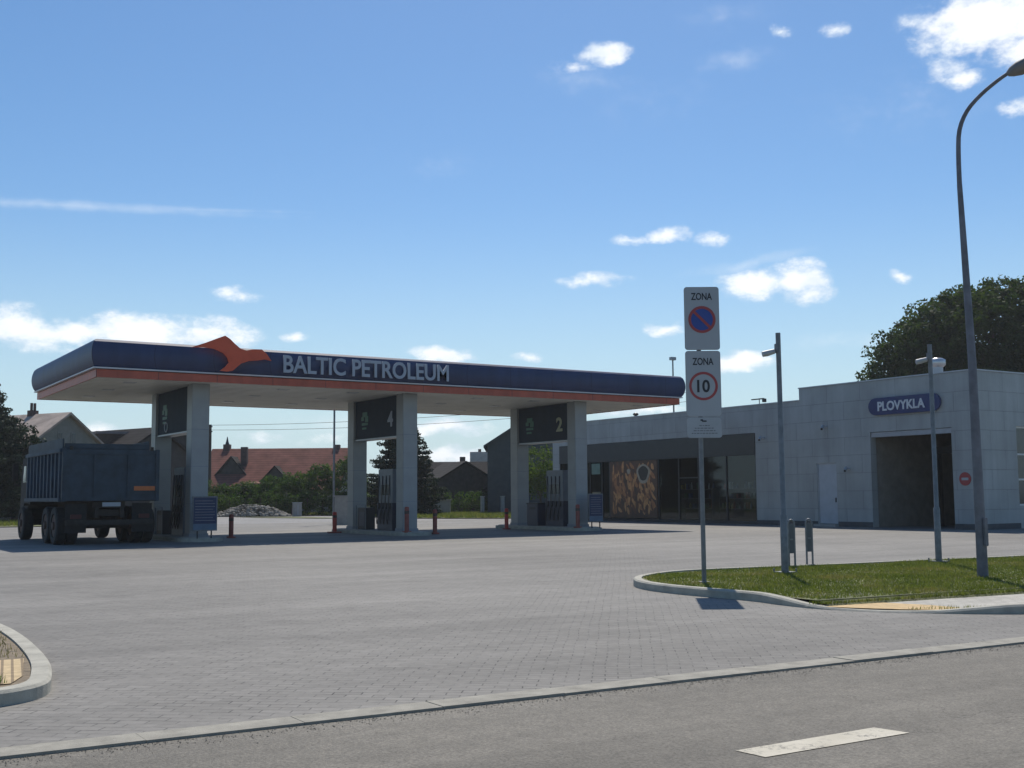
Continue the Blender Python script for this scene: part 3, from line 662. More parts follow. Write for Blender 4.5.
def bollard(x_, y_, z_, label, m, base=False, h=.85):
    t = empty('bollard', (x_, y_, z_), label, 'bollard', 'red bollards round the pump islands')
    MB().tube([(0, 0, 0), (0, 0, h-.04), (0, 0, h-.01), (0, 0, h)], [.085, .085, .07, .03], 16).build('post', m, t)
    MB().tube([(0, 0, h*.72), (0, 0, h*.84)], .088, 16).build('pale_band', M['rust'], t)
    MB().bbox(-.28 if base else -.13, .28 if base else .13, -.13, .13, 0, .06, .01).build('foot_plate', M['bollard2'], t)
bollard(13.9, 40.6, 0, 'dark red bollard right of the left front pillar beside the offer board', M['bollard2'])
bollard(19.0, 43.0, 0, 'bright red bollard on a wide foot left of the middle rear pillar', M['bollard'], True)
bollard(21.35, 38.9, 0, 'brownish red bollard standing free to the right of the middle front pillar', M['bollard2'], False, .95)
bollard(26.5, 41.9, 0, 'bright red bollard standing free left of the right rear pillar', M['bollard'], False, .9)
bollard(19.62, 37.9, .12, 'faded bollard in front of the middle front pillar left edge', M['bollard2'], False, .95)
bollard(27.42, 37.95, .12, 'faded bollard in front of the right front pillar left edge', M['bollard2'], False, .95)

# ------------------------------------------------------------------ station building
XW = 38.9; YA, YS, YB = 27.58, 36.6, 56.3
bd = empty('station_building', (XW, YA, 0), 'long grey panelled station shop and car wash building behind the forecourt', 'building')
def BX(x0, x1, y0, y1, z0, z1, name, m, par=bd, bev=0):
    mb = MB(); (mb.bbox(x0-XW, x1-XW, y0-YA, y1-YA, z0, z1, bev) if bev else mb.box(x0-XW, x1-XW, y0-YA, y1-YA, z0, z1)); return mb.build(name, m, par)
wl = MB()
def wb(x0, x1, y0, y1, z0, z1): wl.box(x0-XW, x1-XW, y0-YA, y1-YA, z0, z1)
T = .35
# west wall with the wash opening and door and the shop front opening
wb(XW, XW+T, YA, 28.67, 0, 6.17); wb(XW, XW+T, 28.67, 32.66, 4.0, 6.17); wb(XW, XW+T, 32.66, 34.55, 0, 6.17)
wb(XW, XW+T, 34.55, 35.68, 2.78, 6.17); wb(XW, XW+T, 35.68, YS, 0, 6.17); wb(XW, XW+T, YS, 39.45, 0, 5.62)
wb(XW, XW+T, 39.45, 55.6, 4.32, 5.62); wb(XW, XW+T, 55.6, YB, 0, 5.62)
wb(XW+T, XW+14, YB-T, YB, 0, 5.62)
# south wall with window
wb(XW+T, 41.5, YA, YA+T, 0, 6.17); wb(41.5, 44.2, YA, YA+T, 4.05, 6.17); wb(41.5, 44.2, YA, YA+T, 0, .9); wb(44.2, 57, YA, YA+T, 0, 6.17)
wb(XW+14, XW+14.3, YA+T, YB, 0, 5.6); wb(XW+T, XW+14, YS-.02, YS+.2, 0, 6.17)
wl.build('wall', M['panel'], bd)
BX(XW+.36, XW+13.9, YA+.36, YS-.04, 5.7, 5.85, 'flat_roof', M['roofing']); BX(XW+.36, XW+13.9, YS+.22, YB-.4, 5.2, 5.35, 'flat_roof', M['roofing'])
cp = MB()
def cb(x0, x1, y0, y1, z0, z1): cp.box(x0-XW, x1-XW, y0-YA, y1-YA, z0, z1)
cb(XW-.04, XW+.4, YA-.04, YS+.02, 6.172, 6.22); cb(XW+.402, XW+17, YA-.04, YA+.4, 6.172, 6.22); cb(XW-.04, XW+.4, YS+.024, YB, 5.622, 5.67)
cp.build('parapet_cap', M['cap'], bd)
pl = MB()
for y0, y1 in ((YA-.02, 28.65), (32.68, 34.53), (35.7, 39.43), (55.62, YB)): pl.box(-.02, 0, y0-YA, y1-YA, 0, .22)
pl.box(0, 2.6, -.02, 0, 0, .22); pl.build('plinth', M['plinth'], bd)
# car wash bay
bay = MB()
bay.box(.36, 9, 32.7-YA, 32.9-YA, 0, 5.0); bay.box(.36, 9, 28.45-YA, 28.63-YA, 0, 5.0); bay.box(9, 9.2, 28.4-YA, 32.9-YA, 0, 5); bay.box(.36, 9, 28.4-YA, 32.9-YA, 5.0, 5.2)
bay.build('wash_bay_interior', M['panel_dark'], bd)
gt = MB()
for yy in (29.4, 31.9): gt.box(3.2, 3.5, yy-YA-.12, yy-YA+.12, 0, 3.1)
gt.box(3.2, 3.5, 29.28-YA, 32.02-YA, 3.1, 3.4); gt.build('wash_gantry', M['mull'], bd)
BX(XW+.04, XW+.30, 28.7, 32.63, 3.78, 3.98, 'roller_shutter_box', M['frame'])
# door
dr = BX(XW+.06, XW+.12, 34.6, 35.63, .12, 2.74, 'door', M['doorpanel'])
BX(XW+.02, XW+.06, 34.66, 34.70, 1.05, 1.25, 'handle', M['mull'], None).parent = dr
fr = MB(); fr.box(.03, .14, 34.55-YA, 34.598-YA, .1, 2.78); fr.box(.03, .14, 35.632-YA, 35.68-YA, .1, 2.78); fr.box(.03, .14, 34.598-YA, 35.632-YA, 2.742, 2.78); fr.build('door_frame', M['frame'], bd)
BX(XW-.25, XW+.3, 34.5, 35.75, 0, .10, 'door_step', M['concrete'])
# shop front: dark header, mullions, glass
BX(XW-.03, XW+.1, 39.47, 55.58, 3.28, 4.30, 'shop_header', M['mull'])
BX(XW+.02, XW+.2, 39.47, 55.58, 0, .16, 'shop_sill', M['mull'])
ys = [39.47, 41.5, 43.5, 45.0, 46.6, 50.8, 51.5, 52.6, 54.2, 55.56]
for k, yy in enumerate(ys): BX(XW+.01, XW+.12, yy-.035, yy+.035, .162, 3.278, 'mullion', M['mull'])
for k in range(len(ys)-1):
    if k == 4: continue
    BX(XW+.055, XW+.065, ys[k]+.037, ys[k+1]-.037, .165, 3.276, 'shop_window', M['glass'])
BX(XW+.02, XW+.09, 43.54, 44.96, 2.25, 2.31, 'transom', M['mull'])
# window in the south wall
wf = MB()
for x0 in (41.5, 42.85, 44.13): wf.box(x0-XW, x0+.07-XW, .06, .14, .9, 4.05)
for z0 in (.9, 1.9, 2.9, 3.98): wf.box(41.5-XW, 44.2-XW, .065, .135, z0, z0+.07)
wf = wf.build('window_frame', M['white'], bd); BX(41.5, 44.2, YA+.09, YA+.11, .92, 4.03, 'window_pane', M['dglass'])
# interior of the shop
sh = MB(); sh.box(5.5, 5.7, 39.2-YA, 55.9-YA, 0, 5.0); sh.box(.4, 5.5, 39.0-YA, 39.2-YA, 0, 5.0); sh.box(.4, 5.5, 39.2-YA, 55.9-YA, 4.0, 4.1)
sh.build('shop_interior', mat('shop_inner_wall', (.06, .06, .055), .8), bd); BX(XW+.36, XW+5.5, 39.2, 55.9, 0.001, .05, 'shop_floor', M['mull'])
# wall lamps & cameras fixed to the wall
def wall_cam(y_, z_, label):
    t = empty('wall_camera', (XW, y_, z_), label, 'security camera', 'small fittings on the station wall')
    MB().bbox(-.03, 0, -.06, .06, -.06, .06, .008).build('mount_plate', M['frame'], t)
    MB().tube([(-.02, 0, 0), (-.16, 0, -.02)], .02, 6).build('bracket', M['frame'], t)
    MB().tube([(-.14, .05, .02), (-.34, -.06, -.1)], [.075, .065], 10).build('camera_body', M['signface'], t)
    MB().tube([(-.341, -.061, -.1), (-.36, -.07, -.112)], [.05, .05], 10).build('lens', M['black'], t)
wall_cam(38.9, 4.05, 'small white camera on the wall just right of the dark shop front')
wall_cam(35.07, 4.36, 'small camera high on the wall above the pale service door')
wall_cam(33.85, 2.5, 'small low fitting on the wall between service door and wash opening')
# PLOVYKLA sign
ps = empty('wash_sign', (XW, 30.82, 5.05), 'rounded navy blue sign with white word PLOVYKLA above the wash opening', 'sign')
pts = [(-.02, 1.46*0+(1.42+.36*math.sin(a)), .36*math.cos(a)) for a in np.linspace(0, math.pi, 12)]+[(-.02, -(1.42+.36*math.sin(a)), -.36*math.cos(a)) for a in np.linspace(0, math.pi, 12)]
MB().extr(pts, (-.10, 0, 0)).build('panel', M['signblue'] if False else mat('sign_navy', (.03, .042, .13), .4), ps)
text_mesh('lettering', 'PLOVYKLA', 2.35, .40, mat('sign_white_text', (.6, .62, .66), .5), ps, (-.122, 1.28, -.20), (0, -1, 0), (0, 0, 1), .02, .03)
# round no entry sign on the wall
rs = empty('round_wall_sign', (XW, 28.12, 1.96), 'small round red sign with white bar between wash opening and corner', 'sign')
MB().tube([(-.002, 0, 0), (-.03, 0, 0)], .26, 24).build('disc', M['signred'], rs)
MB().box(-.036, -.031, -.15, .15, -.05, .05).build('bar', M['signface'], rs)
# pastry poster
po = empty('pastry_poster', (XW, 46.66, .2), 'large poster of golden pastries and a coffee cup in the shop front', 'poster')
MB().box(-.005, .05, 0.04, 4.08, .0, 3.06).build('print', M['p_base'], po)
def ellflat(cy, cz, ry, rz, ang, m, name, x_, n=14):
    P_ = []
    for k in range(n):
        a = 2*math.pi*k/n; u = ry*math.cos(a)*(1+.12*math.sin(3*a)); v = rz*math.sin(a)
        P_.append((x_, cy+u*math.cos(ang)-v*math.sin(ang), cz+u*math.sin(ang)+v*math.cos(ang)))
    return P_
g1 = MB(); g2 = MB(); g3 = MB()
for k in range(190):
    cy, cz = rng.uniform(.3, 3.8), rng.uniform(.3, 2.8)
    mb_ = (g1, g2, g3)[k % 3]; ly = (k+1)*.00005
    mb_.extr(ellflat(cy, cz, rng.uniform(.16, .34), rng.uniform(.06, .12), rng.uniform(.6, 1.9), None, '', -.007-ly), (-.0001, 0, 0))
g1.build('pastry_shapes', M['p_gold'], po); g2.build('pastry_shapes', M['p_brown'], po); g3.build('pastry_shapes', mat('print_tan', (.38, .15, .05), .5, .3, 6), po)
MB().extr(ellflat(1.15, 2.35, .55, .52, 0, None, '', -.018, 28), (-.001, 0, 0)).build('saucer', M['p_cream'], po)
MB().extr(ellflat(1.15, 2.38, .40, .39, 0, None, '', -.021, 28), (-.001, 0, 0)).build('coffee_cup', M['p_dark'], po)
for (dy, dz, r_) in ((2.4, 2.5, .15),):
    MB().extr(ellflat(dy, dz, r_, r_, 0, None, '', -.018, 20), (-.001, 0, 0)).build('biscuit', M['p_cream'], po)
# green notice strip beside the poster
gp = empty('green_notice', (XW-.01, 51.55, 1.1), 'narrow pale green notice panel left of the pastry poster', 'notice')
MB().box(-.02, .0, .05, .85, 1.5, 2.1).build('upper_panel', mat('notice_green', (.12, .20, .16), .5), gp); MB().box(-.02, 0, .05, .8, -.6, .5).build('lower_panel', mat('notice_tan', (.24, .20, .12), .5), gp)
# display shelves with goods
def shelf_unit(y_, label, L=2.6):
    t = empty('display_shelf', (XW+.45, y_, .05), label, 'shelf', 'display shelves in the shop window')
    for s_ in (0, L-.04): MB().box(0, .5, s_, s_+.04, 0, 1.7).build('side_frame', M['shelf'], t)
    for zz in (.15, .65, 1.15, 1.62): MB().box(.0, .5, .042, L-.042, zz, zz+.03).build('shelf_board', M['shelf'], t)
    return t
tops = []
for k, (y_, lb) in enumerate(((39.9, 'goods shelf behind the rightmost shop window'), (43.0, 'goods shelf behind the middle of the shop front'))): shelf_unit(y_, lb)
gm = ['goods_a', 'goods_b', 'goods_c', 'goods_d', 'goods_e']; protos = []
for g in gm:
    b1 = MB(); b1.bbox(-.09, .09, -.07, .07, 0, .34, .01)
    b2 = MB(); b2.tube([(0, 0, 0), (0, 0, .22), (0, 0, .28), (0, 0, .36)], [.055, .055, .025, .025], 10)
    protos.append((b1, b2, g))
meshes = []
for b1, b2, g in protos:
    for q, bb in enumerate((b1, b2)):
        o = bb.build('goods', M[g]); meshes.append((o.data, q, g)); bpy.data.objects.remove(o)
cn = dict(goods_a='red', goods_b='white', goods_c='green', goods_d='blue', goods_e='yellow')
for y_ in (39.9, 43.0):
    for zz in (.68, 1.18, 1.65):
        for k in range(11):
            if rng.uniform() < .38: continue
            me, q, g = meshes[int(rng.integers(len(meshes)))]
            o = bpy.data.objects.new('product_bottle' if q else 'product_box', me); COL.objects.link(o); o.location = (XW+.63+rng.uniform(-.05, .12), y_+.18+k*.225, zz+.052); o.scale = (1, 1, rng.uniform(.6, 1.0))
            tag(o, f'{cn[g]} {"bottle" if q else "packet"} standing on the goods shelf behind shop window', 'bottle' if q else 'packet', f'{cn[g]} {"bottles" if q else "packets"} on the shop shelves')
# roof pieces
vp = empty('roof_vent', (43.0, 32.25, 5.85), 'metal roof vent pipe with cowl above the wash bay roof', 'vent')
MB().cyl(0, 0, 0, 1.1, .24).build('pipe', M['cap'], vp); MB().tube([(0, 0, 1.1), (0, 0, 1.2), (0, 0, 1.42), (0, 0, 1.5)], [.25, .36, .36, .22], 16).build('cowl', mat('vent_cowl', (.6, .6, .6), .3, .1, metal=.6), vp)
an = empty('roof_antenna', (39.3, 39.5, 5.62), 'small antenna bracket on the parapet right of the shop', 'antenna')
MB().tube([(0, 0, 0), (0, 0, .32)], .02, 6).build('mast', M['mull'], an); MB().bbox(-.06, .06, -.3, .5, .3, .35, .01).build('arm', M['mull'], an); MB().bbox(-.08, .08, -.4, -.25, .15, .32, .01).build('head', M['mull'], an)
sp = empty('roof_ventilator', (39.4, 49.0, 5.62), 'small dark ventilator on the parapet left of the zone sign', 'vent')
MB().cyl(0, 0, 0, .15, .08).build('stub', M['mull'], sp); MB().ell((0, 0, .2), (.16, .16, .09), 10, 6).build('cap', M['mull'], sp)

# ------------------------------------------------------------------ zone sign
n = (Vector((0, 0))-Vector((12.12, 13.47))).normalized(); 
ang = math.atan2(-.31, .46)    # plate direction along the view
zs = empty('zone_sign', (12.12, 13.47, .08), 'tall steel post with two white ZONA plates and a small notice', 'road sign', rz=math.atan2(-.30, .47))
MB().tube([(0, 0, 0), (0, 0, 4.6)], .036, 14).build('post', M['galv'], zs)
MB().cyl(0, 0, 0, .03, .09).build('foot', M['concrete'], zs)
def rrect(w, h, r, y, cx=0, cz=0):
    P_ = []
    for (sx, sz, a0) in ((1, 1, 0), (-1, 1, 90), (-1, -1, 180), (1, -1, 270)):
        for k in range(5):
            a = R(a0+k*22.5); P_.append((cx+sx*(w/2-r)+r*math.cos(a), y, cz+sz*(h/2-r)+r*math.sin(a)))
    return P_
def ringm(cx, cz, r0, r1, y, n=36):
    mb = MB(); vs = []; fs = []
    for k in range(n):
        a = 2*math.pi*k/n; c, s_ = math.cos(a), math.sin(a); vs += [(cx+r0*c, y, cz+r0*s_), (cx+r1*c, y, cz+r1*s_)]
    for k in range(n): j = (k+1) % n; fs.append((2*k, 2*j, 2*j+1, 2*k+1))
    return mb.add(vs, fs)
def disc(cx, cz, r, y, n=36): return MB().add([(cx+r*math.cos(2*math.pi*k/n), y, cz+r*math.sin(2*math.pi*k/n)) for k in range(n)], [tuple(range(n))])
PW = .55
def plate(name, cz, h, lab=None):
    p = MB().extr(rrect(PW, h, .045, -.045, 0, cz), (0, -.016, 0)).build(name, M['signback'], zs)
    MB().extr(rrect(PW-.012, h-.012, .04, -.0615, 0, cz), (0, -.0015, 0)).build('plate_face', M['signface'], p)
    for s_ in (-.3, .3): MB().box(-.05, .05, -.045, .045, cz+s_*h-.02, cz+s_*h+.02).build('clamp', M['galv'], p)
    return p
YF = -.0645
# sizes follow the perspective of the plates on the post
p1 = plate('parking_zone_plate', 4.12, 1.0); p2 = plate('speed_zone_plate', 3.09, 1.03); p3 = plate('notice_plate', 2.40, .32)
for p, cz, tx in ((p1, 4.12, 'a'), (p2, 3.09, 'b')):
    text_mesh('zona_lettering', 'ZONA', .33, .115, M['signink'], p, (-.165, YF, cz+.29), (1, 0, 0), (0, 0, 1), .002, .02)
disc(0, 4.10, .205, YF).build('blue_disc', M['signblue'], p1); ringm(0, 4.10, .172, .215, YF-.002).build('red_ring', M['signred'], p1)
a = R(-45); c_, s_ = math.cos(a), math.sin(a)
MB().add([(c_*u-s_*v, YF-.004, 4.10+s_*u+c_*v) for u, v in ((-.18, -.021), (.18, -.021), (.18, .021), (-.18, .021))], [(0, 1, 2, 3)]).build('red_slash', M['signred'], p1)
ringm(0, 3.05, .185, .225, YF-.001).build('red_ring', M['signred'], p2)
text_mesh('speed_number', '10', .20, .20, M['signink'], p2, (-.10, YF, 2.95), (1, 0, 0), (0, 0, 1), .002, .025)
ic = MB(); ic.box(-.035, .035, YF-.001, YF, 2.49, 2.512); ic.box(-.06, -.02, YF-.002, YF-.0012, 2.505, 2.53); ic.build('camera_symbol', M['signink'], p3)
tl = MB()
for k, (zz, ww) in enumerate(((2.425, .16), (2.385, .30), (2.345, .34), (2.305, .40))):
    x_ = -ww/2
    while x_ < ww/2: l = rng.uniform(.02, .05); tl.box(x_, min(x_+l, ww/2), YF-.001, YF, zz, zz+.013); x_ += l+.012
tl.build('small_text', mat('faint_ink', (.16, .16, .17), .6), p3)
for p in (p1, p2, p3): p.location.x = .05

# ------------------------------------------------------------------ camera poles
def cam_pole(x_, y_, ht, label, side, sleeve, headz):
    t = empty('camera_pole', (x_, y_, .09), label, 'pole', 'slim steel camera poles on the lawn')
    MB().tube([(0, 0, .03), (0, 0, sleeve), (0, 0, sleeve+.03), (0, 0, ht)], [.062, .062, .045, .043], 14).build('shaft', M['galv'], t)
    MB().bbox(-.15, .15, -.15, .15, 0, .035, .006).build('base_plate', M['galv'], t)
    for sx in (-1, 1):
        for sy in (-1, 1): MB().cyl(sx*.13, sy*.13, .04, .09, .016, 6).build('anchor_bolt', M['galv'], t)
    # the arm points left in the picture
    v = Vector((-.84, .54, 0))
    MB().tube([(0, 0, headz), (v*.10)[:2]+(headz,)], .018, 6).build('bracket', M['galv'], t)
    h = MB().tube([(v*.07)[:2]+(headz-.0,), (v*.2)[:2]+(headz-.035,), (v*.28)[:2]+(headz-.05,)], [.045, .055, .05], 10).build('camera_head', M['signface'], t)
    MB().bbox(-.055, .0, -.05, .05, headz-.03, headz+.13, .008).build('junction_box', M['galv'], t)
cam_pole(14.55, 14.13, 4.14, 'slim grey pole with small camera near the top behind the two bollard stands', 'l', .98, 3.82)
cam_pole(19.12, 14.5, 4.28, 'slim grey pole with small camera in front of the wash opening', 'l', 1.05, 3.98)

# two steel stands
def stand(x_, y_, label):
    t = empty('barrier_stand', (x_, y_, .09), label, 'steel stand', 'pair of steel stands on the lawn', rz=R(-32))
    hw = .055
    arc = [(-hw, 0, 0), (-hw, 0, .80)]+[(-hw*math.cos(a), 0, .80+hw*1.3*math.sin(a)) for a in np.linspace(.3, math.pi-.3, 7)]+[(hw, 0, .80), (hw, 0, 0)]
    MB().tube(arc, .019, 8).build('frame', M['galv'], t)
    MB().bbox(-hw, hw, -.012, .012, .26, .80, .004).build('plate', mat('stand_plate', (.10, .11, .12), .5), t)
    MB().bbox(-.03, .03, -.02, -.01, .5, .53, .002).build('clasp', M['galv'], t)
stand(15.82, 15.18, 'steel hoop stand with dark plate close to the camera pole'); stand(16.52, 15.40, 'steel hoop stand with dark plate standing alone right of the camera pole')

# ------------------------------------------------------------------ street lamp
sl_ = empty('street_lamp', (16.28, 11.53, .09), 'tall tapered street lamp with curved arm and oval head at right', 'street lamp')
MB().tube([(0, 0, 0), (-.02, 0, 3.5), (-.08, .015, 5.6), (-.105, .02, 6.4)], [.086, .066, .050, .042], 16).build('pole', M['lampgrey'], sl_)
arm = [(-.105, .02, 6.38), (-.125, 0, 6.9), (-.125, -.04, 7.3), (-.07, -.16, 7.6), (0, -.38, 7.82), (.05, -.66, 7.98), (.08, -.86, 8.06)]
arm = smooth_poly(arm, n=3)
MB().tube(arm, list(np.linspace(.040, .029, len(arm))), 12).build('arm', M['lampgrey'], sl_)
lh = MB().tube([(.075, -.83, 8.04), (.085, -.9, 8.06), (.10, -1.02, 8.08), (.115, -1.3, 8.12), (.13, -1.5, 8.14), (.135, -1.56, 8.14)], [.045, .085, .12, .135, .09, .02], 14).build('lamp_head', mat('lamp_housing', (.17, .16, .16), .5), sl_)
MB().ell((.115, -1.25, 8.03), (.10, .24, .07), 14, 8).build('lamp_cover', M['lampglass'], lh)
MB().bbox(-.07, .03, -.118, -.09, .5, .95, .01).build('access_door', M['lampgrey'], sl_)

# ------------------------------------------------------------------ dump truck
TX, TY = 8.97, 37.75
tr = empty('dump_truck', (TX, TY, 0), 'dirty dark blue dump truck parked under the left end of the canopy', 'truck')
bw = 1.5; BL = 5.85
bod = MB(); bod.box(-bw+.06, bw-.06, .03, BL, 1.42, 1.5); bod.box(-bw+.04, -bw+.1, .03, BL, 1.5, 2.96); bod.box(bw-.1, bw-.04, .03, BL, 1.5, 2.96); bod.box(-bw+.04, bw-.04, BL-.06, BL, 1.5, 3.0)
for s_ in (-1, 1):
    for k in range(10):
        yy = .25+k*.6; bod.bbox(s_*(bw-.02)-.05, s_*(bw-.02)+.05, yy, yy+.14, 1.46, 2.94, .01)
    bod.bbox(s_*bw-.08, s_*bw+.03, 0.02, BL+.02, 2.90, 3.02, .015); bod.bbox(s_*bw-.08, s_*bw+.03, .02, BL+.02, 1.36, 1.48, .015)
cb_ = bod.build('cargo_body', M['truck'], tr)
tg = MB(); tg.bbox(-bw+.1, bw-.1, -.05, .02, 1.42, 2.9, .01)
tg.bbox(-bw, -bw+.13, -.09, .06, 1.36, 3.02, .015); tg.bbox(bw-.13, bw, -.09, .06, 1.36, 3.02, .015); tg.bbox(-bw+.13, bw-.13, -.08, .03, 2.84, 3.0, .01); tg.bbox(-bw+.13, bw-.13, -.08, .03, 1.38, 1.5, .01)
tg = tg.build('tailgate', M['truckdark'], tr)
MB().bbox(.70, 1.36, -.10, -.06, 1.70, 1.84, .005).build('orange_plate', M['orange'], tg)
for s_ in (-1, 1): MB().tube([(s_*1.25, -.08, 2.98), (s_*1.25, -.08, 3.1)], .05, 8).build('hinge', M['chassis'], tg)
lb = MB(); lb.bbox(-bw+.02, -bw+.07, .1, BL, 3.02, 3.34, .01); lb.bbox(bw-.30, bw-.25, .3, BL, 3.02, 3.30, .01); lb.bbox(-bw+.08, bw-.31, .05, .11, 3.02, 3.19, .01); lb.bbox(-bw+.08, bw-.31, BL-.1, BL-.04, 3.02, 3.34, .01)
lb.build('load_boards', M['truckdark'], tr)
# load of dark soil
ld = MB(); vs = []; fs = []; nx, ny = 10, 18
for j in range(ny+1):
    for i_ in range(nx+1):
        u, v = i_/nx*2-1, j/ny; vs.append((u*1.36, .12+v*(BL-.3), 2.75+.42*(1-u*u)*math.sin(math.pi*min(1, .12+v*.85))+rng.uniform(-.03, .03)))
for j in range(ny):
    for i_ in range(nx): fs.append((j*(nx+1)+i_, j*(nx+1)+i_+1, (j+1)*(nx+1)+i_+1, (j+1)*(nx+1)+i_))
ld.add(vs, fs).build('soil_load', M['chassis'], tr)
ch = MB(); ch.box(-.45, -.33, .1, 7.6, .85, 1.15); ch.box(.33, .45, .1, 7.6, .85, 1.15)
for yy in (.2, 1.6, 3.2, 4.8, 6.3): ch.box(-.33, .33, yy, yy+.12, .9, 1.1)
ch.box(-1.1, -.46, 3.3, 4.3, .62, 1.12); ch.box(.46, 1.1, 3.3, 4.3, .62, 1.12)
ch.box(-.5, .5, .2, 5.6, 1.15, 1.36)
ch.build('chassis', M['chassis'], tr)
for s_ in (-1, 1): MB().bbox(s_*.52-.04, s_*.52+.04, -.11, -.08, 1.5, 2.84, .006).build('tailgate_rib', M['truckdark'], tg)
MB().bbox(-.28, .28, -.14, -.09, 1.2, 1.33, .005).build('number_plate', M['signface'], tr)
MB().bbox(-1.35, 1.35, -.02, .1, .62, .78, .015).build('rear_bumper', M['chassis'], tr)
for s_ in (-1, 1):
    MB().bbox(s_*1.05-.17, s_*1.05+.17, -.05, .0, .82, .96, .01).build('tail_light', M['tail'], tr)
    MB().bbox(s_*1.02-.32, s_*1.02+.32, .12, .15, .38, 1.3, .008).build('mud_flap', M['tyre'], tr)
def truck_wheel(x_, y_, r=.54, wd=.29):
    prof = [(-wd/2, r*.62), (-wd/2, r*.93), (-wd*.36, r), (wd*.36, r), (wd/2, r*.93), (wd/2, r*.62)]
    mb = MB(); n_ = 30; vs = []; fs = []
    for k in range(n_):
        a = 2*math.pi*k/n_
        for px_, pr in prof:
            rr = pr*(1.0 if pr < r*.99 else (1.0 if k % 2 else .975)); vs.append((px_, rr*math.cos(a), rr*math.sin(a)))
    m_ = len(prof)
    for k in range(n_):
        for q in range(m_-1): fs.append((k*m_+q, k*m_+q+1, ((k+1) % n_)*m_+q+1, ((k+1) % n_)*m_+q))
    mb.add(vs, fs); o = mb.build('wheel', M['tyre'], tr); o.location = (x_, y_, r)
    rim = MB(); rim.tube([(-wd*.42, 0, 0), (-wd*.2, 0, 0)], [r*.6, r*.45], 20); rim.tube([(-wd*.2, 0, 0), (wd*.42, 0, 0)], [r*.45, r*.62], 20); rim.tube([(-wd*.6, 0, 0), (wd*.6, 0, 0)], .13, 12); rim.build('rim', M['rust'], o)
for yy in (1.0, 2.35):
    for x_ in (-1.36, -1.02, 1.02, 1.36): truck_wheel(x_, yy, .6, .32)
    MB().tube([(-1.1, yy, .6), (1.1, yy, .6)], .11, 10).build('axle', M['chassis'], tr)
for x_ in (-1.36, 1.3): truck_wheel(x_, 6.7, .6, .34)
MB().tube([(-1.1, 6.7, .6), (1.1, 6.7, .6)], .09, 10).build('axle', M['chassis'], tr)
cabm = MB(); side = [(5.98, 1.25), (5.98, 2.85), (6.15, 2.95), (7.6, 2.92), (7.85, 2.1), (7.9, 1.0), (7.85, .62), (7.5, .6), (7.4, 1.1), (7.1, 1.3), (6.3, 1.3)]
cabm.extr([(-1.36, y_, z_) for y_, z_ in side], (2.72, 0, 0)); cabo = cabm.build('cab', M['chassis'], tr)
MB().extr([(-1.367, 6.4, 2.05), (-1.367, 6.4, 2.65), (-1.367, 7.3, 2.65), (-1.367, 7.5, 2.05)], (.008, 0, 0)).build('side_window', M['dglass'], cabo)
MB().box(-.9, .9, 5.965, 5.979, 2.2, 2.8).build('rear_window', M['dglass'], cabo)
for s_ in (-1, 1):
    mm = MB().tube([(s_*1.4, 7.6, 2.75), (s_*1.6, 7.7, 2.8), (s_*1.6, 7.7, 2.0), (s_*1.4, 7.6, 1.9)], .02, 6).build('mirror_arm', M['chassis'], cabo)
    MB().bbox(s_*1.6-.1, s_*1.6+.1, 7.66, 7.74, 2.1, 2.75, .02).build('mirror', M['chassis'], mm)
    MB().bbox(s_*1.25-.2, s_*1.25+.2, 5.9, 6.9, 1.12, 1.2, .02).build('front_mudguard', M['chassis'], tr)

# ------------------------------------------------------------------ vegetation
def leaf_cloud(centers, n_per, spread, size, flat=1.0, droop=0):
    """many bent leaf quads round clump centres -> V, F"""
    nC = len(centers); N = nC*n_per
    c = np.repeat(centers, n_per, 0); d = rng.normal(0, 1, (N, 3)); d /= np.linalg.norm(d, axis=1)[:, None]+1e-9
    rr = rng.uniform(.25, 1, N)**.6; sp_ = np.repeat(spread if hasattr(spread, '__len__') else np.full(nC, spread), n_per)
    p = c+d*(rr*sp_)[:, None]*np.array([1, 1, flat])
    nrm = d*.6+rng.normal(0, .6, (N, 3))+np.array([0, 0, .4]); nrm /= np.linalg.norm(nrm, axis=1)[:, None]
    t = np.cross(nrm, rng.normal(0, 1, (N, 3))); t /= np.linalg.norm(t, axis=1)[:, None]+1e-9; b = np.cross(nrm, t)
    if droop: t[:, 2] -= droop; t /= np.linalg.norm(t, axis=1)[:, None]
    s = size*rng.uniform(.6, 1.3, N)[:, None]
    V = np.stack([p-t*s, p-b*s*.55, p+t*s, p+b*s*.55], 1).reshape(-1, 3); F = np.arange(4*N).reshape(-1, 4); return V, F
def shell_pts(c, rad, n, inner=.55):
    d = rng.normal(0, 1, (n, 3)); d /= np.linalg.norm(d, axis=1)[:, None]; r = rng.uniform(inner, 1, n)**.5
    return np.array(c)+d*r[:, None]*np.array(rad)
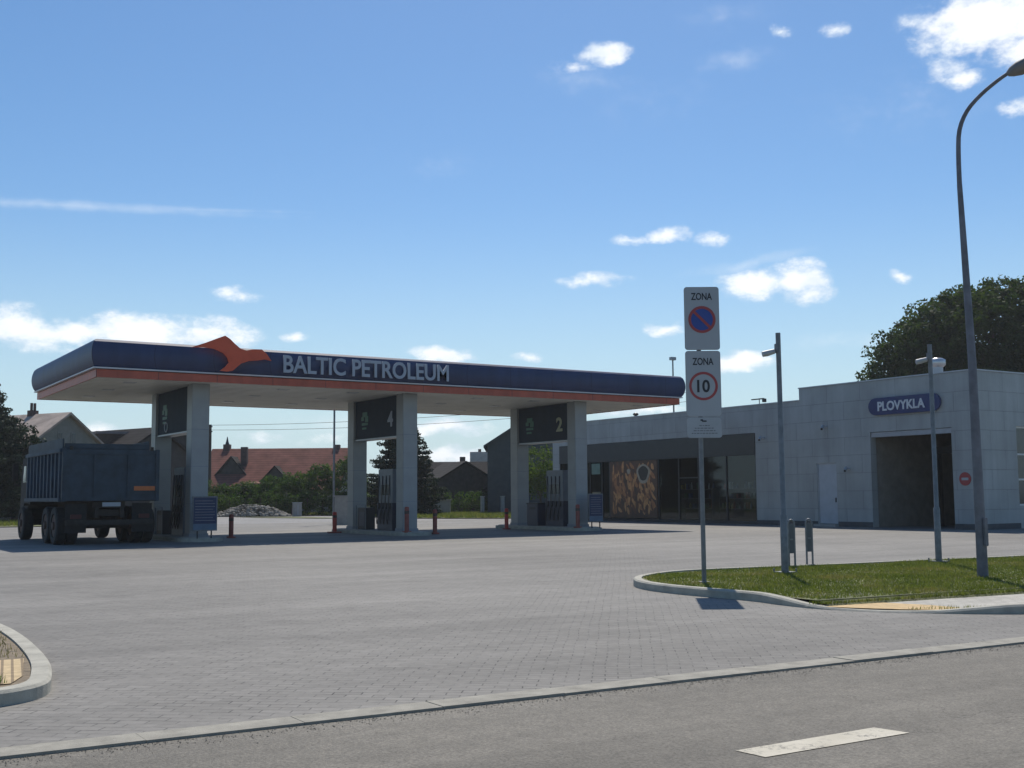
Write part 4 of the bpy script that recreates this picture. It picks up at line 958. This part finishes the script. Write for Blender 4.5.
def broadleaf(name, loc, lobes, label, cat='tree', m='leaf_oak', trunk_r=.35, fork=3, n=380, per=26, spread=.75, leaf=.17, group=None):
    t = empty(name, loc, label, cat, group); cs = []
    tot = sum(l[1][0]*l[1][2] for l in lobes)
    for c, rad in lobes: cs.append(shell_pts(c, rad, max(8, int(n*rad[0]*rad[2]/tot)), .35))
    cs = np.concatenate(cs); V, F = leaf_cloud(cs, per, rng.uniform(spread*.5, spread*1.2, len(cs)), leaf, .7)
    np_mesh('crown', V, F, M[m], t)
    if trunk_r:
        tk = MB(); tk.tube([(0, 0, -.1), (.05, 0, fork*.5), (0, 0.05, fork)], [trunk_r*1.3, trunk_r, trunk_r*.8], 12)
        for c, rad in lobes:
            c = Vector(c); mid = Vector((c.x*.35, c.y*.35, fork+(c.z-fork)*.45)); tk.tube([(0, 0, fork-.2), mid, c, c+Vector((rad[0]*.4, 0, rad[2]*.5))], [trunk_r*.6, trunk_r*.4, trunk_r*.2, .02], 8)
        tk.build('trunk', M['bark'], t)
    return t
def spruce(loc, h, rb, label, group=None, whorls=26, m='leaf_spruce', z0=.5):
    t = empty('spruce_tree', loc, label, 'tree', group); tk = MB(); tk.tube([(0, 0, -.1), (0, 0, h*.5), (0, 0, h)], [rb*.075, rb*.05, .02], 8); tk.build('trunk', M['bark'], t)
    cs = []; 
    for k in range(whorls):
        f_ = k/(whorls-1); z = z0+(h-z0)*f_; r = rb*(1-f_)**.85*rng.uniform(.8, 1.15)+.06; nb = max(5, int(11*(1-f_)+5)); a0 = rng.uniform(0, 6.3)
        for b in range(nb):
            a = a0+2*math.pi*b/nb+rng.uniform(-.2, .2); rl = r*rng.uniform(.7, 1.15); ns = max(2, int(rl/.16))
            for q in range(1, ns+1):
                u = q/ns; cs.append((math.cos(a)*rl*u, math.sin(a)*rl*u, z-.28*rl*u+.16*rl*u*u*1.4))
    cs = np.array(cs); V, F = leaf_cloud(cs, 22, .21, .10, .8, .5); np_mesh('crown', V, F, M[m], t); return t
# big tree behind the building
broadleaf('oak_tree', (68.2, 47.0, .5), [((0, 0, 10.9), (5.2, 5.2, 4.2)), ((-2, 1.5, 10.3), (4.2, 4.2, 3.8)), ((-3.8, 2.8, 9.4), (3.4, 3.4, 3.2)), ((-5.2, 3.6, 7.6), (2.6, 2.6, 2.4)), ((3.6, -3, 10.5), (4, 4, 4)), ((1.0, -1, 13.2), (2.8, 2.8, 2.0)), ((0, 0, 7.3), (6.0, 5.4, 2.8))],
          'large dark oak with irregular crown behind the car wash roof', trunk_r=.5, fork=4.5, n=2200, per=40, spread=.72, leaf=.15, group=None)
broadleaf('maple_tree', (76.5, 40.5, 0), [((0, 0, 12.5), (4.6, 4.6, 4.0)), ((2, -4, 11), (5, 5, 4.5)), ((-3.2, 1.5, 12.2), (2.6, 2.6, 3.0)), ((0, 0, 8), (5.5, 5.5, 3))],
          'tall dark tree at the right edge behind the oak', trunk_r=.45, fork=5, n=1200, per=36, spread=.85, leaf=.16)
broadleaf('lime_tree', (72, 53, 0), [((0, 0, 7.5), (3.6, 3.6, 2.6)), ((-2, 1.6, 6.0), (3, 3, 2.3))], 'lower green tree at the left foot of the oak crown', trunk_r=.3, n=420, per=26, leaf=.16, m='leaf_hedge')
# hedge behind the back street (a row of shrubs one can tell apart)
hed = [(27.8, 90.0, 1.9, 3.0), (29.6, 89.4, 1.7, 2.4), (31.3, 88.6, 1.7, 2.6), (33.0, 87.8, 1.7, 3.0), (34.6, 86.6, 1.8, 3.5), (36.3, 85.4, 2.0, 4.0), (38.2, 84.2, 2.0, 4.5), (26.2, 91.4, 1.7, 3.8)]
hl = ['leftmost of the green shrubs in the row behind the back street', 'low green shrub under the pink lower roof', 'green shrub behind the left end of the stone pile', 'green shrub behind the middle of the stone pile', 'taller shrub behind the right end of the stone pile', 'rounded tall shrub behind the grey meter box', 'tallest rounded shrub beside the thin lamp pole', 'pale green bush beside the utility pole']
for (x_, y_, r_, h_), lb_ in zip(hed, hl):
    broadleaf('shrub', (x_, y_, 0), [((0, 0, h_*.5), (r_, r_*.8, h_*.5)), ((.3, 0, h_*.75), (r_*.6, r_*.6, h_*.28))], lb_, 'shrub', 'leaf_hedge', 0, n=190, per=34, spread=.38, leaf=.09, group='shrubs behind the back street')
# dense dark hedge below
def hedgebox(x0, y0, x1, y1, h, wd, label, m='leaf_hedge', n=300):
    t = empty('clipped_hedge', (x0, y0, 0), label, 'hedge'); L = math.hypot(x1-x0, y1-y0); ux, uy = (x1-x0)/L, (y1-y0)/L
    a = rng.uniform(0, L, n); b = rng.uniform(-wd/2, wd/2, n); c = rng.uniform(.1, h, n); 
    cs = np.stack([ux*a-uy*b, uy*a+ux*b, c], 1); V, F = leaf_cloud(cs, 26, .32, .09); np_mesh('foliage', V, F, M[m], t)
    st_ = MB()
    for k in range(int(L/1.2)): st_.tube([(ux*k*1.2, uy*k*1.2, 0), (ux*k*1.2, uy*k*1.2, h*.8)], .05, 6)
    st_.build('stems', M['bark'], t); return t
hedgebox(25.5, 89.5, 41, 80.5, 1.75, 1.2, 'long low dark hedge in front of the red roofed house', n=420)
hedgebox(4, 92, 23, 90, 1.5, 1.4, 'low hedge at the far left behind the truck', n=360)
hedgebox(44.0, 83.5, 50, 79, 1.7, 1.2, 'dark hedge between the stone planter and the dark barn', n=220)
# stone pile
st = MB()
for k in range(1300):
    u = rng.uniform(-1, 1); v = rng.uniform(-1, 1); hmax = .9*(1-abs(u)**2.2)*(1-v*v*.9); 
    if hmax <= .05: continue
    r_ = rng.uniform(.06, .15); a_ = 2.95*u; x_, y_, z_ = 30.6+a_*.84-v*.5, 84.6-a_*.54-v*.9, rng.uniform(.3, 1)*hmax
    if len(st.v) > 90000: break
    n0 = len(st.v); st.ell((x_, y_, z_), (r_, r_*rng.uniform(.6, 1), r_*rng.uniform(.5, .9)), 7, 5)
    for q in range(n0, len(st.v)):
        vx = st.v[q]; st.v[q] = (vx[0]+rng.uniform(-.015, .015), vx[1]+rng.uniform(-.015, .015), vx[2]+rng.uniform(-.015, .015))
o = st.build('stone_pile', M['stone']); tag(o, 'long low heap of pale field stones before the hedge', 'stone pile', kind='stuff')
mb = empty('meter_box', (33.4, 82.6, 0), 'small grey meter box right of the stone pile', 'utility box'); MB().bbox(-.32, .32, -.18, .18, 0, 1.0, .02).build('cabinet', M['concrete'], mb); MB().bbox(-.35, .35, -.21, .21, 1.0, 1.06, .01).build('lid', M['frame'], mb); MB().box(-.05, .05, -.185, -.18, .1, .9).build('door_seam', M['frame'], mb)
spruce((39.0, 76.0, 0), 8.8, 3.3, 'dense dark spruce seen behind the middle pillars')
# left conifers
spruce((10.9, 76.1, 0), 8.7, 3.2, 'dark conifer at the left edge of the picture', whorls=34, z0=.8)
broadleaf('pine_tree', (12.6, 77.5, 0), [((0, 0, 4.6), (2.0, 2.0, 1.6)), ((-1.2, 0, 5.2), (1.8, 1.8, 1.6))], 'low dark pine left of the grey gabled house', m='leaf_spruce', trunk_r=.16, fork=2.6, n=200, per=26, spread=.5, leaf=.12)
broadleaf('young_tree', (44.76, 66.33, 0), [((0, 0, 3.4), (1.5, 1.5, 1.6)), ((.5, 0, 2.6), (1.3, 1.3, 1.2)), ((-.6, .3, 2.4), (1.2, 1.2, 1.0))], 'small yellow green tree seen between the right pillars', m='leaf_young', trunk_r=.08, fork=1.4, n=170, per=30, spread=.45, leaf=.09)
broadleaf('garden_shrub', (51.5, 84.5, 0), [((0, 0, 1.2), (1.4, 1.2, 1.2))], 'round dark garden shrub beside the dark barn', 'shrub', 'leaf_oak', 0, n=70, per=30, spread=.4, leaf=.1)
broadleaf('garden_shrub', (43.2, 83.0, 0), [((0, 0, 1.3), (.45, .45, 1.3))], 'slim conical shrub at the left of the stone planter', 'shrub', 'leaf_spruce', 0, n=40, per=30, spread=.25, leaf=.08)
broadleaf('garden_shrub', (45.3, 81.6, 0), [((0, 0, 1.1), (.5, .5, 1.2))], 'slim dark shrub right behind the stone planter', 'shrub', 'leaf_spruce', 0, n=40, per=30, spread=.25, leaf=.08)
broadleaf('bush', (47.5, 66.5, 0), [((0, 0, 1.4), (1.6, 1.6, 1.4))], 'dark green bush below the small tree between the right pillars', 'shrub', 'leaf_oak', 0, n=80, per=30, spread=.4, leaf=.1)
broadleaf('bush', (24.2, 88.5, 0), [((0, 0, 1.3), (1.7, 1.3, 1.3))], 'yellowish bush just left of the utility pole', 'shrub', 'leaf_young', 0, n=80, per=30, spread=.4, leaf=.1)
# far woods
cs = []
for k in range(1500):
    a = rng.uniform(-.35, 1.9); d_ = rng.uniform(190, 240); dx, dy = math.sin(a), math.cos(a); cs.append((dx*d_, dy*d_, rng.uniform(0, 1)**.7*(4.2+2*math.sin(a*23)+1.3*math.sin(a*61+1))))
V, F = leaf_cloud(np.array(cs), 14, 2.2, .9); tag(np_mesh('far_woods', V, F, M['leaf_far']), kind='stuff')

# ------------------------------------------------------------------ houses
def gable_house(name, loc, ang, hw, L, eave, ridge, label, wallm, roofm, over=.35, cat='house', th=.16):
    """gable front centre at loc, ridge runs along +y local rotated by ang"""
    t = empty(name, loc, label, cat, rz=ang)
    MB().extr([(-hw, 0, 0), (hw, 0, 0), (hw, 0, eave), (0, 0, ridge-.02), (-hw, 0, eave)], (0, L, 0)).build('wall', wallm, t)
    s = (ridge-eave)/hw; e = eave-s*over
    rf = MB()
    rf.extr([(-hw-over, -over, e), (0, -over, ridge), (0, -over, ridge+th), (-hw-over, -over, e+th)], (0, L+2*over, 0))
    rf.extr([(hw+over, -over, e), (0.002, -over, ridge), (0.002, -over, ridge+th), (hw+over, -over, e+th)], (0, L+2*over, 0))
    r = rf.build('roof', roofm, t); return t, r
def win(t, x0, x1, z0, z1, y=-.0, m=None, frame=None):
    fm = MB(); fm.box(x0, x1, y-.04, y-.005, z0, z1); w_ = fm.build('window', frame or M['white'], t)
    MB().box(x0+.08, x1-.08, y-.05, y-.042, z0+.08, z1-.08).build('pane', m or M['dglass'], w_)
h1, r1 = gable_house('gabled_house', (15.85, 78.9, 0), math.atan2(-(-.842*.8+.215*.6), (.539*.8+.84*.6)), 3.0, 9, 4.9, 6.95, 'grey gabled house with brown sheet roof behind the truck', M['wall_grey'], M['roof_brown'])
for x_ in (-.55, .55): win(h1, x_-.22, x_+.22, 4.9, 5.8, frame=M['wall_grey'])
chh = MB(); chh.box(-.25, .25, 3.0, 3.5, 6.7, 7.35); chh.cyl(-.12, 3.25, 7.35, 7.85, .09, 8); chh.cyl(.14, 3.25, 7.35, 7.85, .09, 8); chh.build('chimney', M['brick'], r1)
h2, r2 = gable_house('brown_house', (22.3, 80.9, 0), math.atan2(.35, .94), 3.1, 8, 4.3, 6.25, 'dark brown house with low gable behind the left pillars', M['wood_dark'], M['roof_dark'])
for x_ in (-2.2, 0, 2.0): win(h2, x_-.5, x_+.5, 1.6, 3.0)
fl = empty('flat_outbuilding', (19.3, 83.5, 0), 'dark flat roofed outbuilding between the gabled houses', 'outbuilding'); MB().box(-.4, 6, 0, 5, 0, 6.0).build('wall', M['wood_dark'], fl); MB().box(-.6, 6.2, -.2, 5.2, 6.0, 6.18).build('roof', M['roofing'], fl)
# red-roofed house: ridge perpendicular to the view
rx = Vector((.842, -.539, 0)); 
ra = math.atan2(-rx.x, rx.y)
h3, r3 = gable_house('red_roofed_house', (33.9, 103.0, 0), ra, 5.2, 11.6, 2.3, 5.75, 'long low house with weathered red tiled roof beyond the hedge', M['wall_grey'], M['roof_red'], .5)
# in local space: +y runs along the ridge to the right, +x points ... towards the camera when rotated
def red_part(mb, name, m, par=r3): return mb.build(name, m, par)
sgn = 1 if (Matrix.Rotation(ra, 3, 'Z') @ Vector((1, 0, 0))).dot(Vector((-.5, -.85, 0))) > 0 else -1
for (yc, hw_, zt, zb, xo) in ((2.1, 1.5, 5.0, 3.1, 3.6), (6.2, 1.1, 4.1, 2.8, 4.7)):
    MB().extr([(sgn*xo, yc-hw_, zb), (sgn*xo, yc+hw_, zb), (sgn*xo, yc, zt-.05)], (-sgn*2.6, 0, 0)).build('dormer', M['wood_dark'], r3)
    dm = MB(); dm.extr([(sgn*(xo+.15), yc-hw_-.15, zb-.1), (sgn*(xo+.15), yc, zt), (sgn*(xo+.15), yc, zt+.12), (sgn*(xo+.15), yc-hw_-.2, zb+.02)], (-sgn*2.9, 0, 0)); dm.extr([(sgn*(xo+.15), yc+hw_+.15, zb-.1), (sgn*(xo+.15), yc+.002, zt), (sgn*(xo+.15), yc+.002, zt+.12), (sgn*(xo+.15), yc+hw_+.2, zb+.02)], (-sgn*2.9, 0, 0)); dm.build('dormer_roof', M['roof_dark'], r3)
MB().box(-.3, .3, .55, 1.15, 5.0, 6.3).build('chimney', M['brick'], r3); MB().tube([(0, .85, 6.3), (0, .85, 6.55), (0, .85, 7.0)], [.2, .12, .03], 8).build('finial', M['mull'], r3)
MB().box(sgn*2.3-.28, sgn*2.3+.28, 2.7, 3.25, 3.9, 5.95).build('chimney', M['brick'], r3); MB().box(-.3, .3, 10.6, 11.2, 5.4, 6.2).build('chimney', M['brick'], r3)
ar = empty('annex_roof_shed', (35.2, 97.8, 0), 'low shed with pale pinkish roof in front of the red roofed house', 'shed', rz=ra)
MB().box(-1.2, 1.2, 0, 4.6, 0, 2.5).build('wall', M['wall_grey'], ar)
MB().extr([(-sgn*1.5, -.3, 3.35), (sgn*1.5, -.3, 2.55), (sgn*1.5, -.3, 2.68), (-sgn*1.5, -.3, 3.48)], (0, 5.2, 0)).build('roof', M['roof_pink'], ar)
# dark roofed houses right of the spruce
h4, r4 = gable_house('dark_roofed_house', (49.2, 93.2, 0), ra, 4.2, 6.5, 1.9, 4.4, 'dark tiled house between the spruce and the barn', M['wall_grey'], M['roof_dark'], .5)
MB().box(-.3, .3, .6, 1.3, 4.2, 4.85).build('chimney', M['concrete'], r4); MB().box(-.25, .25, 4.0, 4.5, 4.2, 5.0).build('chimney', M['brick'], r4)
h5, r5 = gable_house('garage', (49.3, 84.4, 0), math.atan2(-.2, .98), 3.4, 6, 2.2, 4.25, 'dark gabled garage left of the tall barn', M['wood_dark'], M['roof_dark'], .25)
win(h5, -.6, .6, .4, 1.8, frame=M['wood_dark'])
h6 = empty('white_house', (58.6, 99.0, 0), 'small white walled building peeping above the dark roofs', 'house', rz=ra)
MB().box(-2, 2, 0, 1.9, 0, 4.6).build('wall', M['white'], h6); MB().box(-2.2, 2.2, -.15, 2.05, 4.6, 5.75).build('roof', mat('pale_roof', (.42, .40, .37), .7), h6); MB().box(-.2, .2, .6, .9, 5.75, 6.1).build('chimney', M['brick'], h6)
h7, r7 = gable_house('dark_barn', (49.9, 74.9, 0), math.atan2(.539, .842)*-1+.0, 3.6, 10, 5.4, 7.7, 'tall dark green grey barn with sloping gable behind the right pillars', M['barn'], M['barn'], .3, 'barn')
win(h7, -1.7, -.9, 2.0, 3.0, frame=M['barn']); win(h7, .4, 1.3, 3.6, 4.6, frame=M['barn'])
# planter wall, fence posts, boxes
plw = empty('stone_planter', (42.8, 79.6, 0), 'low pale stone planter wall on the far verge', 'planter', rz=ra+math.pi/2); MB().bbox(-.3, 2.0, -.2, .2, 0, 1.1, .03).build('block_wall', M['concrete'], plw); MB().bbox(-.36, 2.06, -.25, .25, 1.1, 1.18, .02).build('coping', M['walk'], plw)
for (x_, y_, lb_) in ((46.3, 76.7, 'pale concrete gate post at the left corner of the barn'), (47.4, 75.5, 'pale concrete gate post right below the barn wall')):
    g_ = empty('gate_post', (x_, y_, 0), lb_, 'post', 'pale gate posts by the barn'); MB().bbox(-.12, .12, -.12, .12, 0, 1.35, .015).build('post', M['concrete'], g_); MB().bbox(-.15, .15, -.15, .15, 1.35, 1.42, .01).build('cap', M['walk'], g_)
cbn = empty('white_cabinet', (24.95, 55.4, 0), 'pale cabinet standing behind the middle rear pillar', 'utility cabinet', rz=R(-32)); MB().bbox(-.40, .40, -.25, .25, .05, 1.45, .02).build('housing', M['concrete'], cbn); MB().bbox(-.46, .46, -.29, .29, 1.45, 1.52, .01).build('lid', M['concrete'], cbn); MB().box(-.46, .46, -.28, .28, 0, .05).build('footing', M['concrete'], cbn)
bxx = empty('grey_tank', (36.3, 56.2, 0), 'pale grey box standing behind the right pillars', 'utility cabinet', rz=R(-32)); MB().bbox(-.35, .45, -.3, .3, .6, 1.8, .03).build('housing', M['concrete'], bxx); 
for s_ in (-.28, .38): MB().box(s_-.04, s_+.04, -.2, .2, 0, .6).build('leg', M['frame'], bxx)
# rear poles and wires
def thin_pole(x_, y_, h, label, head=True):
    t = empty('lamp_pole', (x_, y_, 0), label, 'lamp pole', 'thin lamp poles beyond the canopy'); MB().tube([(0, 0, 0), (0, 0, h)], [.07, .05], 8).build('shaft', M['galv'], t)
    if head: MB().bbox(-.22, .22, -.14, .14, h-.06, h+.16, .02).build('lamp_head', M['frame'], t)
thin_pole(25.3, 57.4, 8.2, 'thin grey lamp pole rising behind the pale cabinet'); thin_pole(52.7, 61.3, 10.9, 'thin lamp pole with small head above the canopy right end')
up = empty('utility_pole', (30.08, 93.55, 0), 'dark wooden utility pole right of the left front pillar', 'utility pole'); MB().tube([(0, 0, 0), (0, 0, 7.5)], [.19, .14], 10).build('shaft', M['bark'], up)
for zz in (7.3, 6.9): MB().box(-.06, .06, -.5, .5, zz-.04, zz+.04).build('cross_arm', M['bark'], up)
for k in (-.45, .45): MB().cyl(0, k, 7.34, 7.46, .04, 6).build('insulator', M['white'], up)
up2 = empty('utility_pole', (55.0, 62.0, 0), 'wooden utility pole hidden behind the shop roof that carries the far wires', 'utility pole'); MB().tube([(0, 0, 0), (0, 0, 9.0)], [.19, .14], 10).build('shaft', M['bark'], up2)
for k, (dz, dz2) in enumerate(((7.45, 8.75), (7.05, 8.1))):
    A_ = Vector((30.08, 93.5, dz)); B_ = Vector((55, 62, dz2)); pts = [A_.lerp(B_, u)-Vector((0, 0, 2.2*u*(1-u))) for u in np.linspace(0, 1, 17)]
    tag(MB().tube(pts, .016, 5).build('overhead_wire', M['wire']), ('upper', 'lower')[k]+' overhead wire running right from the utility pole', 'wire', 'overhead wires')
# far-left fence
fn = empty('wooden_fence', (8, 88, 0), 'low dark board fence behind the truck at far left', 'fence'); fb = MB()
for k in range(46): fb.box(k*.3, k*.3+.24, 0, .03, .1, 1.5)
fb.build('boards', M['wood_dark'], fn)
for zz in (.4, 1.2): MB().box(0, 13.8, .032, .08, zz, zz+.1).build('rail', M['wood_dark'], fn)

# ------------------------------------------------------------------ added lens veil: closed box of thin volume that lifts the darks
m = bpy.data.materials.new('lens_veil_volume'); m.use_nodes = True; n_ = m.node_tree; n_.nodes.clear()
o_ = n_.nodes.new('ShaderNodeOutputMaterial'); v_ = n_.nodes.new('ShaderNodeVolumePrincipled')
v_.inputs['Color'].default_value = (.9, .93, .97, 1); v_.inputs['Density'].default_value = .00036; v_.inputs['Anisotropy'].default_value = .3
n_.links.new(v_.outputs[0], o_.inputs['Volume'])
tag(MB().box(-400, 420, -60, 600, -1.08, 24).build('lens_veil', m), kind='stuff')
